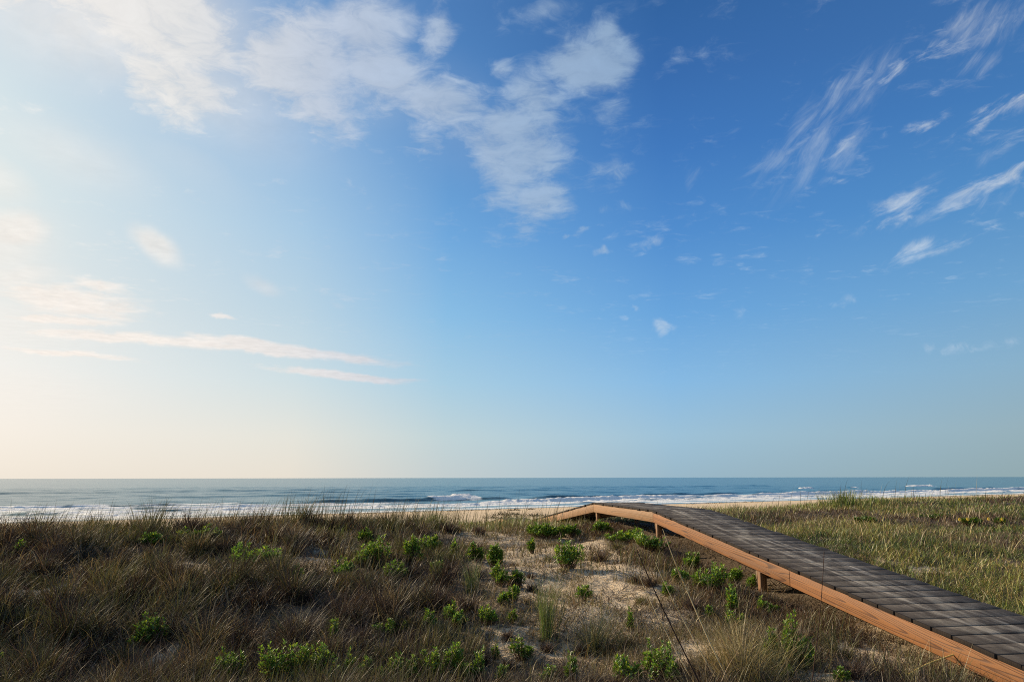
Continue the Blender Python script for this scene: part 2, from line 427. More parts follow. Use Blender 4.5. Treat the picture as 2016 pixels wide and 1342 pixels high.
def np_mesh(name, verts, quads=None, tris=None, col=None, attrs=None, smooth=False):
    me = bpy.data.meshes.new(name)
    verts = np.asarray(verts, np.float32).reshape(-1, 3)
    me.vertices.add(len(verts))
    me.vertices.foreach_set('co', verts.ravel())
    loops, starts, tot, k = [], [], [], 0
    for arr, w in ((quads, 4), (tris, 3)):
        if arr is None or len(arr) == 0:
            continue
        arr = np.asarray(arr, np.int32).reshape(-1, w)
        loops.append(arr.ravel())
        starts.append(k + np.arange(len(arr), dtype=np.int32) * w)
        k += arr.size
    loops = np.concatenate(loops)
    starts = np.concatenate(starts)
    me.loops.add(len(loops))
    me.loops.foreach_set('vertex_index', loops)
    me.polygons.add(len(starts))
    me.polygons.foreach_set('loop_start', starts)
    if smooth:
        me.polygons.foreach_set('use_smooth', np.ones(len(starts), bool))
    if col is not None:
        ca = me.color_attributes.new('Col', 'FLOAT_COLOR', 'POINT')
        c4 = np.ones((len(verts), 4), np.float32)
        c4[:, :3] = np.asarray(col, np.float32).reshape(-1, 3)
        ca.data.foreach_set('color', c4.ravel())
    for k_, v in (attrs or {}).items():
        at = me.attributes.new(k_, 'FLOAT', 'POINT')
        at.data.foreach_set('value', np.asarray(v, np.float32).ravel())
    me.update(calc_edges=True)
    return me


def grid_quads(nr, nc):
    i = np.arange(nr * nc).reshape(nr, nc)
    return np.stack([i[:-1, :-1], i[:-1, 1:], i[1:, 1:], i[1:, :-1]], -1).reshape(-1, 4)


def new_mat(name):
    m = bpy.data.materials.new(name)
    m.use_nodes = True
    return m, Graph(m.node_tree)


def out_surface(gr, sh):
    o = gr.n('ShaderNodeOutputMaterial')
    gr.put(o.inputs['Surface'], sh)


def principled(gr, col, rough=0.6, normal=None, **kw):
    b = gr.n('ShaderNodeBsdfPrincipled')
    gr.put(b.inputs['Base Color'], col if isinstance(col, bpy.types.NodeSocket) else (*col[:3], 1))
    gr.put(b.inputs['Roughness'], rough)
    if normal is not None:
        gr.put(b.inputs['Normal'], normal)
    for k, v in kw.items():
        gr.put(b.inputs[k.replace('_', ' ')], v)
    return b.outputs[0]


def bump(gr, h, strength=0.5, dist=0.02, normal=None):
    b = gr.n('ShaderNodeBump')
    b.inputs['Strength'].default_value = strength
    b.inputs['Distance'].default_value = dist
    gr.put(b.inputs['Height'], h)
    if normal is not None:
        gr.put(b.inputs['Normal'], normal)
    return b.outputs[0]


def plant_mat(name, transl=0.35, rough=0.6, gloss=0.04):
    m, gr = new_mat(name)
    at = gr.n('ShaderNodeAttribute', attribute_name='Col')
    c = at.outputs['Color']
    d = gr.n('ShaderNodeBsdfDiffuse')
    gr.put(d.inputs[0], c)
    tr = gr.n('ShaderNodeBsdfTranslucent')
    gr.put(tr.inputs[0], gr.mix(1.0, c, (1.0, 0.92, 0.6), 'MULTIPLY'))
    mx = gr.n('ShaderNodeMixShader')
    mx.inputs[0].default_value = transl
    gr.put(mx.inputs[1], d.outputs[0])
    gr.put(mx.inputs[2], tr.outputs[0])
    sh = mx.outputs[0]
    if gloss:
        gl = gr.n('ShaderNodeBsdfGlossy')
        gl.inputs['Roughness'].default_value = 0.45
        mg = gr.n('ShaderNodeMixShader')
        mg.inputs[0].default_value = gloss
        gr.put(mg.inputs[1], sh)
        gr.put(mg.inputs[2], gl.outputs[0])
        sh = mg.outputs[0]
    out_surface(gr, sh)
    return m


M_GRASS = plant_mat("grass_blades", 0.24, gloss=0.03)
M_LEAF = plant_mat("shrub_leaves", 0.42, gloss=0.05)
M_STEM = plant_mat("woody_stems", 0.0, gloss=0.0)

# bare sand, as ellipses on the ground (x, y, half width, half depth, how bare)
SAND = [(0.41, 12.71, 0.78, 1.93, 0.85), (2.07, 14.35, 1.06, 1.17, 0.9), (2.69, 12.89, 0.78, 0.51, 0.85), (1.24, 11.56, 0.9, 1.08, 0.6), (0.76, 9.74, 0.59, 1.04, 0.65), (0.01, 9.33, 0.25, 0.31, 0.7), (0.84, 9.05, 0.41, 0.67, 0.7), (-0.2, 8.08, 0.51, 0.14, 0.75), (0.27, 8.31, 0.39, 0.17, 0.7), (1.58, 7.86, 0.31, 0.42, 0.5), (3.1, 7.13, 0.57, 0.45, 0.85), (2.49, 6.8, 0.54, 0.26, 0.9), (2.39, 6.92, 0.51, 0.32, 0.9), (-4.39, 10.86, 0.59, 0.82, 1.0), (-5.58, 9.31, 0.37, 0.45, 0.85), (-3.42, 7.72, 0.26, 0.14, 0.6), (-2.67, 13.6, 0.58, 1.1, 0.8), (-2.78, 11.78, 0.47, 0.84, 0.7), (0.37, 7.28, 0.19, 0.16, 0.5), (5.6, 10.22, 0.51, 0.2, 0.8), (5.33, 10.96, 0.37, 0.16, 0.6), (3.52, 13.21, 0.53, 0.29, 0.5), (1.28, 8.38, 0.34, 0.32, 0.5), (2.9, 4.5, 0.15, 0.0, 0.0), (-1.26, 7.68, 0.23, 0.18, 0.5), (-3.16, 10.72, 0.26, 0.48, 0.4)]


def bare(x, y):
    wx = x + (fbm(x, y, 2.2, 3, 31) - 0.5) * 1.0
    wy = y + (fbm(x, y, 2.2, 3, 32) - 0.5) * 1.6
    b = np.zeros_like(x)
    for cx, cy, ra, rb, st in SAND:
        d = np.hypot((wx - cx) / ra, (wy - cy) / rb)
        b = np.maximum(b, st * (1 - sstep(0.6, 1.25, d)))
    return b


def walk_coords(x, y):
    return x * D[0] + y * D[1], x * NR[0] + y * NR[1]


def under_walk(x, y, m=0.03):
    a, pp = walk_coords(x, y)
    return (pp > WL - m) & (pp < WR + m) & (a < A4)


def dense_side(x, y):
    """1 on the dark dune, 0 on the open sandy slope beside the walkway, 1 again in the meadow."""
    a, pp = walk_coords(x, y)
    wob = (fbm(x, y, 0.7, 3, 41) - 0.5) * 1.6
    left = 1 - sstep(0.0, 2.2, pp + wob + 0.02 * (a - 8))
    right = sstep(WR - 0.1, WR + 0.5, pp)
    near = 1 - sstep(6.6, 7.6, y + wob * 0.4 + 0.12 * np.abs(pp))
    return np.clip(np.maximum(np.maximum(left, right), 0.85 * near), 0, 1)


def coverage(x, y):
    s, t = shore(x, y)
    c = 0.40 + 0.60 * dense_side(x, y)
    c = c * (1 - bare(x, y))
    a, pp = walk_coords(x, y)
    c = c * (1 - 0.85 * sstep(WL - 0.9, WL - 0.35, pp) * (1 - sstep(WL + 0.3, WL + 0.5, pp)) * sstep(7.5, 8.5, a) * (1 - sstep(18.3, 19.5, a)))
    c = c * sstep(57, 66, s + (fbm(x, y, 0.35, 3, 43) - 0.5) * 9)
    return c


# ------------------------------------------------------------------ ground: dune, beach and sea bed in one sheet
def ground():
    rr = [0.0, 0.6, 1.2, 1.8, 2.4, 3.0]
    rr += list(np.arange(3.2, 14, 0.075)) + list(14 * np.exp(np.arange(0, math.log(48 / 14), 0.0062)))
    rr += list(48.3 * np.exp(np.arange(0, math.log(150 / 48), 0.011))) + list(np.geomspace(152, 9000, 40))
    rr = np.array(rr)
    az = np.radians(np.concatenate([np.linspace(-180, -63, 50)[:-1], np.linspace(-63, 63, 1000), np.linspace(63, 180, 50)[1:]]))
    R, AZ = np.meshgrid(rr, az, indexing='ij')
    X, Y = R * np.sin(AZ), R * np.cos(AZ)
    Z = ground_z(X, Y)
    cov = coverage(X, Y)
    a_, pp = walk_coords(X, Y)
    walk_litter_shade = sstep(WL - 1.1, WL - 0.3, pp + 0.7 * (fbm(X, Y, 1.6, 3, 45) - 0.5)) * (1 - sstep(WR + 0.1, WR + 0.5, pp)) * sstep(7.2, 8.8, a_) * (1 - sstep(20, 24, a_))  # dark debris under the walkway, painted partly to stand for its shade
    cov = np.maximum(cov, walk_litter_shade)
    me = np_mesh('ground', np.stack([X, Y, Z], -1), grid_quads(len(rr), len(az)), attrs={'litter_and_shade': np.clip(cov * 1.1, 0, 1)}, smooth=True)
    m, gr = new_mat('dune_sand')
    pos = gr.n('ShaderNodeTexCoord').outputs['Object']
    n1 = gr.noise(pos, 0.9, 4, 0.6)
    n2 = gr.noise(pos, 9.0, 5, 0.65)
    n3 = gr.noise(pos, 140.0, 2, 0.6)
    n4 = gr.noise(pos, 30.0, 3, 0.6)
    sand = gr.mix(gr.rng(n1, 0.3, 0.7), (0.50, 0.39, 0.26), (0.63, 0.505, 0.355))
    sand = gr.mix(gr.rng(n2, 0.35, 0.75, 0, 0.5), sand, (0.38, 0.27, 0.165))
    sand = gr.mix(gr.rng(n3, 0.55, 0.8, 0, 0.18), sand, (0.30, 0.22, 0.145))
    lit = gr.n('ShaderNodeAttribute', attribute_name='litter_and_shade').outputs['Fac']
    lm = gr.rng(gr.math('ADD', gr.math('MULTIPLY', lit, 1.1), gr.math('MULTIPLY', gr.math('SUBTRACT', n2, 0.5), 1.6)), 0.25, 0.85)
    litter_and_shade = gr.mix(n4, (0.035, 0.026, 0.020), (0.12, 0.086, 0.058))
    col = gr.mix(gr.math('MULTIPLY', lm, 0.92), sand, litter_and_shade)
    # sand wetted by the waves
    sv = gr.vmath('DOT_PRODUCT', pos, (INL[0], INL[1], 0.0))
    sv = gr.math('SUBTRACT', sv, float(SH0 @ INL))
    sv = gr.math('ADD', sv, gr.math('MULTIPLY', gr.math('SUBTRACT', gr.noise(pos, 0.06, 3, 0.5), 0.5), 14.0))
    wet = gr.rng(sv, 4.0, -3.0)
    col = gr.mix(gr.math('MULTIPLY', wet, 0.6), col, (0.22, 0.17, 0.115))
    rough = gr.math('SUBTRACT', 0.9, gr.math('MULTIPLY', wet, 0.5))
    h = gr.math('ADD', gr.math('MULTIPLY', n2, 0.6), gr.math('MULTIPLY', n4, 0.5))
    h = gr.math('ADD', h, gr.math('MULTIPLY', n3, 0.12))
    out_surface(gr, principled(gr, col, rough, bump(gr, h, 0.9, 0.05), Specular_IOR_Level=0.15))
    o = link('ground', me, m)
    o['kind'] = 'structure'


ground()

# ------------------------------------------------------------------ sea
def ridge(s, t, s0, t0, t1, h, w, wob, seed, soft=0.25):
    """one wave crest: asymmetric across, fading out at its ends along the shore."""
    tg = np.linspace(-3000, 3000, 60001)
    c = s0 + wob * (np.interp(t, tg, fbm(tg, tg * 0 + seed, 0.035, 4, seed)) - 0.5) * 2
    d = s - c
    prof = np.where(d > 0, np.exp(-(d / (w * 0.42)) ** 2), np.exp(-(np.abs(d) / w) ** 1.5))
    L = (t1 - t0) * soft
    along = sstep(t0 - L * 0.3, t0 + L * 0.7, t) * (1 - sstep(t1 - L * 0.7, t1 + L * 0.3, t))
    lump = 0.6 + 0.8 * np.interp(t, tg, fbm(tg, tg * 0 + seed, 0.16, 4, seed + 3))
    return h * prof * along * lump, d, along


WAVES = [  # s0, t0, t1, height, width, wobble, foam
    (-30, 72, 132, 0.62, 2.6, 3.0, 1.0), (-31, 118, 420, 0.85, 3.0, 4.0, 1.0), (-23, 96, 300, 0.35, 2.0, 5.0, 0.8),
    (-43, 46, 92, 0.60, 2.8, 2.0, 0.25), (-45, 70, 84, 0.55, 2.2, 1.0, 0.8), (-40, 92, 124, 0.65, 2.6, 1.0, 0.0), (-47, 128, 170, 0.5, 2.6, 2.0, 0.1),
    (-47, -60, 40, 0.42, 2.2, 5.0, 0.75), (-36, -70, 70, 0.32, 1.8, 5.0, 0.7), (-24, -80, 90, 0.30, 1.8, 6.0, 0.7), (-15, -80, 420, 0.22, 1.6, 5.0, 0.9),
    (-60, 0, 70, 0.22, 3.5, 4.0, 0.0), (-64, 90, 150, 0.25, 3.4, 4.0, 0.0), (-62, 160, 330, 0.3, 3.4, 5.0, 0.1),
    (-78, 95.5, 102.0, 0.75, 2.0, 0.5, 1.0), (-80, 60, 96, 0.2, 3.5, 3.0, 0.0), (-84, 110, 190, 0.22, 3.5, 4.0, 0.0),
    (-95, 259, 269, 0.65, 2.0, 0.5, 0.9), (-104, 350, 382, 0.9, 2.2, 1.0, 1.0), (-99, 300, 306, 0.5, 2.0, 0.5, 0.8), (-45, 283, 300, 0.8, 2.4, 1.0, 0.7), (-52, 270, 330, 0.6, 3.0, 2.0, 0.2),
    (-110, 20, 110, 0.25, 4.5, 6.0, 0.0), (-128, 140, 260, 0.3, 4.5, 6.0, 0.0), (-145, 60, 170, 0.35, 5.0, 6.0, 0.0), (-170, 180, 420, 0.35, 5.0, 6.0, 0.0), (-190, -40, 160, 0.3, 5.0, 8.0, 0.0),
]


def sea():
    rr = np.concatenate([55 * np.exp(np.arange(0, math.log(420 / 55), 0.0036)), np.geomspace(422, 60000, 150)])
    az = np.radians(np.linspace(-72, 72, 1500))
    R, AZ = np.meshgrid(rr, az, indexing='ij')
    X, Y = R * np.sin(AZ), R * np.cos(AZ)
    s, t = shore(X, Y)
    fade = 1 - sstep(500, 1100, R)
    off = sstep(0, 25, -s)
    Z = np.zeros_like(X)
    wx = s + 6 * (fbm(s, t, 0.03, 3, 51) - 0.5)
    for L, ang, amp, ph in ((38, 0.05, .11, .3), (24, -.16, .085, 1.1), (15, .22, .07, 2.0), (9.5, -.3, .05, .7), (6.2, .42, .035, 3.1), (4.1, -.5, .022, 4.0)):
        k = 2 * math.pi / L
        Z += amp * np.sin(k * (wx * math.cos(ang) + t * math.sin(ang)) + ph + 3.0 * fbm(s, t, 0.02, 2, int(L))) * (0.4 + 1.2 * fbm(s, t, 0.05, 2, 60 + int(L)))
    Z *= off * fade
    foam = np.zeros_like(X)
    ri = 0
    for s0, t0, t1, h, w, wob, fo in WAVES:
        rz, d, along = ridge(s, t, s0, t0, t1, h, w, wob, 100 + ri)
        Z += rz
        if fo > 0:
            br = 0.55 + 0.9 * (np.interp(t, np.linspace(-3000, 3000, 60001), fbm(np.linspace(-3000, 3000, 60001), np.zeros(60001) + ri, 0.10, 4, 200 + ri)) - 0.35)
            front = np.where(d > 0, np.exp(-(d / (w * 1.5)) ** 2), np.exp(-(d / (w * 0.35)) ** 2))
            foam = np.maximum(foam, np.clip(fo * front * along * br * 1.5, 0, 1.2))
        ri += 1
    # foam left on the water between the breakers and the beach, and lumps of white water
    wide = 24 + 22 * (1 - sstep(30, 85, t)) + 6 * (fbm(s, t, 0.04, 3, 71) - 0.5)
    wash = (1 - sstep(wide * 0.65, wide * 1.05, -s)) * (0.34 + 0.13 * (1 - sstep(20, 80, t)))
    edge = np.exp(-((s + 7.5 + 5 * (fbm(s, t, 0.05, 3, 72) - 0.5)) / 1.6) ** 2) * 0.75
    foam = np.maximum(foam, np.maximum(wash, edge))
    Z += np.clip(foam - 0.5, 0, 1) * (fbm(X, Y, 1.1, 4, 73) - 0.3) * 0.7 * off
    Z += np.where(s > -25, 0.05, 0.0)
    shallow = sstep(-70, -8, s)
    me = np_mesh('water', np.stack([X, Y, Z + SEA], -1), grid_quads(len(rr), len(az)), attrs={'foam': foam, 'shallow': shallow}, smooth=True)
    m, gr = new_mat('sea_water')
    pos = gr.n('ShaderNodeTexCoord').outputs['Object']
    ms = gr.mapping(pos, (0, 0, 0), (0, 0, -math.atan2(T[1], T[0])), (1, 1, 1))
    ms = gr.mapping(ms, (0, 0, 0), (0, 0, 0), (0.22, 1.0, 1))
    n1 = gr.noise(ms, 0.55, 4, 0.6, 0.3)
    n2 = gr.noise(ms, 2.2, 4, 0.6, 0.3)
    n3 = gr.noise(ms, 0.12, 3, 0.5, 0.2)
    n4 = gr.noise(ms, 0.02, 3, 0.55)
    h = gr.math('ADD', gr.math('MULTIPLY', n1, 1.0), gr.math('MULTIPLY', n2, 0.30))
    h = gr.math('ADD', h, gr.math('MULTIPLY', n3, 2.2))
    fa = gr.n('ShaderNodeAttribute', attribute_name='foam').outputs['Fac']
    sh = gr.n('ShaderNodeAttribute', attribute_name='shallow').outputs['Fac']
    deep = gr.mix(gr.rng(n4, 0.3, 0.7), (0.005, 0.062, 0.076), (0.008, 0.078, 0.090))
    wcol = gr.mix(gr.math('MULTIPLY', sh, 0.75), deep, (0.11, 0.17, 0.155))
    water = principled(gr, wcol, 0.20, bump(gr, h, 0.9, 0.18), IOR=1.33, Specular_IOR_Level=0.45)
    fn = gr.math('ADD', gr.math('MULTIPLY', gr.noise(ms, 1.0, 6, 0.68, 0.8), 0.7), gr.math('MULTIPLY', gr.noise(ms, 0.25, 4, 0.6), 0.3))
    fm = gr.math('ADD', fa, gr.math('MULTIPLY', gr.math('SUBTRACT', fn, 0.5), 1.5))
    fm = gr.rng(fm, 0.40, 0.62, interp='SMOOTHSTEP')
    foam_sh = principled(gr, gr.mix(n2, (0.78, 0.76, 0.73), (0.90, 0.88, 0.84)), 0.75, bump(gr, gr.noise(pos, 1.6, 4, 0.6), 0.35, 0.25), Specular_IOR_Level=0.2)
    mx = gr.n('ShaderNodeMixShader')
    gr.put(mx.inputs[0], gr.math('MULTIPLY', fm, 0.95))
    gr.put(mx.inputs[1], water)
    gr.put(mx.inputs[2], foam_sh)
    out_surface(gr, mx.outputs[0])
    o = link('water', me, m)
    o['kind'] = 'structure'


sea()

# ------------------------------------------------------------------ boardwalk
def wp(a, perp, z):
    return (D[0] * a + NR[0] * perp, D[1] * a + NR[1] * perp, z)


class Boxes:
    """Collects hexahedra of eight free corners into one mesh, with a random value per piece."""

    def __init__(self):
        self.v, self.q, self.r, self.uv = [], [], [], []
        self.fix = None

    def hexa(self, c8, uv8=None, rnd=None):
        k = len(self.v)
        self.v += list(c8)
        self.q += [(k, k + 3, k + 2, k + 1), (k + 4, k + 5, k + 6, k + 7), (k, k + 1, k + 5, k + 4), (k + 1, k + 2, k + 6, k + 5), (k + 2, k + 3, k + 7, k + 6), (k + 3, k, k + 4, k + 7)]
        r = random.random() if self.fix is None else self.fix
        self.r += [r] * 8
        self.uv += list(uv8) if uv8 is not None else [(0, 0)] * 8

    def build(self, name, mat, parent, bevel=0.004):
        uv = np.array(self.uv, float)
        me = np_mesh(name, self.v, self.q, attrs={'piece': self.r, 'run': uv[:, 0], 'up': uv[:, 1]})
        o = link(name, me, mat, parent)
        if bevel:
            b = o.modifiers.new('bevel', 'BEVEL')
            b.width = bevel
            b.segments = 2
            b.limit_method = 'ANGLE'
        return o


def beam(bx, a0, z0, a1, z1, p0, p1, h, plumb0=None):
    """a straight timber from station a0 to a1, top heights z0 and z1, between p0 and p1 across, h deep."""
    c = [wp(a0, p0, z0 - h), wp(a1, p0, z1 - h), wp(a1, p1, z1 - h), wp(a0, p1, z0 - h), wp(a0, p0, z0), wp(a1, p0, z1), wp(a1, p1, z1), wp(a0, p1, z0)]
    off = random.random() * 40
    uv = [(a0 + off, 0), (a1 + off, 0), (a1 + off, 0), (a0 + off, 0), (a0 + off, h), (a1 + off, h), (a1 + off, h), (a0 + off, h)]
    bx.hexa(c, uv)


def pine_mat():
    m, gr = new_mat('fresh_pine')
    run = gr.n('ShaderNodeAttribute', attribute_name='run').outputs['Fac']
    up = gr.n('ShaderNodeAttribute', attribute_name='up').outputs['Fac']
    pc = gr.n('ShaderNodeAttribute', attribute_name='piece').outputs['Fac']
    c = gr.n('ShaderNodeCombineXYZ')
    gr.put(c.inputs[0], run)
    gr.put(c.inputs[1], up)
    gr.put(c.inputs[2], gr.math('MULTIPLY', pc, 7.0))
    v = gr.mapping(c.outputs[0], (0, 0, 0), (0, 0, 0), (0.30, 7.5, 1.0))
    field = gr.noise(v, 1.0, 0.8, 0.4, 0.2)
    ring = gr.math('FRACT', gr.math('MULTIPLY', field, 16.0))
    late = gr.rng(ring, 0.50, 0.88, interp='SMOOTHSTEP')
    late = gr.math('MULTIPLY', late, gr.rng(ring, 1.0, 0.95))
    v2 = gr.mapping(c.outputs[0], (0, 0, 0), (0, 0, 0), (3.0, 160.0, 1.0))
    fib = gr.noise(v2, 1.0, 4, 0.6)
    blot = gr.noise(v, 0.6, 3, 0.6)
    pale = gr.mix(blot, (0.142, 0.054, 0.0155), (0.20, 0.085, 0.025))
    col = gr.mix(gr.math('MULTIPLY', late, 0.92), pale, (0.024, 0.0065, 0.003))
    col = gr.mix(gr.rng(fib, 0.35, 0.75, 0, 0.35), col, (0.30, 0.12, 0.045))
    # knots
    vk = gr.mapping(c.outputs[0], (0, 0, 0), (0, 0, 0), (2.0, 6.0, 1.0))
    vo = gr.n('ShaderNodeTexVoronoi')
    gr.put(vo.inputs['Vector'], vk)
    vo.inputs['Scale'].default_value = 1.0
    kn = gr.rng(vo.outputs['Distance'], 0.10, 0.05)
    sep2 = gr.n('ShaderNodeSeparateColor')
    gr.put(sep2.inputs[0], vo.outputs['Color'])
    kn = gr.math('MULTIPLY', kn, gr.math('GREATER_THAN', sep2.outputs[0], 0.72))
    col = gr.mix(gr.math('MULTIPLY', kn, 0.85), col, (0.07, 0.025, 0.012))
    # weathering differs from board to board
    col = gr.mix(gr.rng(pc, 0.0, 1.0, 0.0, 0.62), col, (0.24, 0.145, 0.072))
    h = gr.math('ADD', gr.math('MULTIPLY', late, 0.4), gr.math('MULTIPLY', fib, 0.4))
    out_surface(gr, principled(gr, col, 0.65, bump(gr, h, 0.5, 0.006), Specular_IOR_Level=0.3))
    return m


def deck_mat():
    m, gr = new_mat('weathered_planks')
    run = gr.n('ShaderNodeAttribute', attribute_name='run').outputs['Fac']   # across the walk, along the plank
    up = gr.n('ShaderNodeAttribute', attribute_name='up').outputs['Fac']     # along the walk
    pc = gr.n('ShaderNodeAttribute', attribute_name='piece').outputs['Fac']
    c = gr.n('ShaderNodeCombineXYZ')
    gr.put(c.inputs[0], run)
    gr.put(c.inputs[1], up)
    gr.put(c.inputs[2], gr.math('MULTIPLY', pc, 9.0))
    pos = gr.n('ShaderNodeTexCoord').outputs['Object']
    c2 = gr.n('ShaderNodeCombineXYZ')
    gr.put(c2.inputs[0], run)
    gr.put(c2.inputs[1], up)
    fib = gr.noise(gr.mapping(c.outputs[0], scale=(2.2, 70.0, 1.0)), 1.0, 5, 0.65, 0.3)
    fine = gr.noise(gr.mapping(c.outputs[0], scale=(5.0, 190.0, 1.0)), 1.0, 3, 0.6)
    blot = gr.noise(gr.mapping(c2.outputs[0], scale=(5.0, 3.0, 1.0)), 1.0, 5, 0.65)
    grey = gr.mix(gr.rng(fib, 0.3, 0.7), (0.017, 0.0145, 0.0135), (0.078, 0.065, 0.056))
    grey = gr.mix(gr.rng(blot, 0.42, 0.72, 0, 0.6), grey, (0.15, 0.132, 0.115))
    grey = gr.mix(gr.rng(pc, 0, 1, 0.0, 0.35), grey, (0.075, 0.064, 0.056))
    # pale wear lines where the planks lie on the joists, broken up
    line = None
    for px, w, st in ((0.40, 0.040, 0.55), (0.74, 0.030, 0.4)):
        d = gr.math('ABSOLUTE', gr.math('SUBTRACT', run, px))
        d = gr.math('ADD', d, gr.math('MULTIPLY', gr.math('SUBTRACT', blot, 0.5), 0.09))
        f = gr.rng(d, w, w * 0.35, 0.0, st)
        line = f if line is None else gr.math('MAXIMUM', line, f)
    line = gr.math('MULTIPLY', line, gr.rng(gr.noise(gr.mapping(c2.outputs[0], scale=(10.0, 1.6, 0.6)), 1.0, 5, 0.7), 0.36, 0.62))
    col = gr.mix(line, grey, (0.40, 0.365, 0.32))
    col = gr.mix(gr.rng(fine, 0.62, 0.85, 0, 0.6), col, (0.02, 0.018, 0.018))
    wear = gr.noise(gr.mapping(c2.outputs[0], scale=(15.0, 0.7, 0.05)), 1.0, 4, 0.6, 0.5)
    wear = gr.math('MULTIPLY', gr.rng(wear, 0.50, 0.72), gr.rng(gr.noise(gr.mapping(c.outputs[0], scale=(3.5, 1.4, 0.06)), 1.0, 5, 0.65), 0.40, 0.62))
    wear = gr.math('MULTIPLY', wear, gr.rng(gr.math('ABSOLUTE', gr.math('SUBTRACT', run, 0.58)), 0.50, 0.30))
    col = gr.mix(gr.math('MULTIPLY', wear, 0.95), col, (0.40, 0.365, 0.32))
    # drifted sand in the middle
    sandy = gr.math('MULTIPLY', gr.rng(gr.noise(gr.mapping(c2.outputs[0], scale=(3.0, 1.1, 0.3)), 1.6, 5, 0.65), 0.48, 0.70), gr.rng(gr.math('ABSOLUTE', gr.math('SUBTRACT', run, 0.57)), 0.5, 0.25))
    col = gr.mix(gr.math('MULTIPLY', sandy, 0.62), col, (0.34, 0.31, 0.265))
    col = gr.mix(gr.rng(run, 0.012, 0.0, 0, 0.85), col, (0.012, 0.008, 0.007))
    h = gr.math('ADD', gr.math('MULTIPLY', fib, 0.7), gr.math('MULTIPLY', fine, 0.4))
    out_surface(gr, principled(gr, col, 0.8, bump(gr, h, 0.7, 0.010), Specular_IOR_Level=0.1))
    return m


M_PINE, M_DECK = pine_mat(), deck_mat()


def dark_timber():
    m, gr = new_mat('old_timber')
    pos = gr.n('ShaderNodeTexCoord').outputs['Object']
    nn = gr.noise(gr.mapping(pos, scale=(20, 20, 3)), 1.0, 4, 0.6)
    out_surface(gr, principled(gr, gr.mix(nn, (0.10, 0.065, 0.04), (0.22, 0.15, 0.09)), 0.85, bump(gr, nn, 0.4, 0.01)))
    return m


M_TIMB = dark_timber()


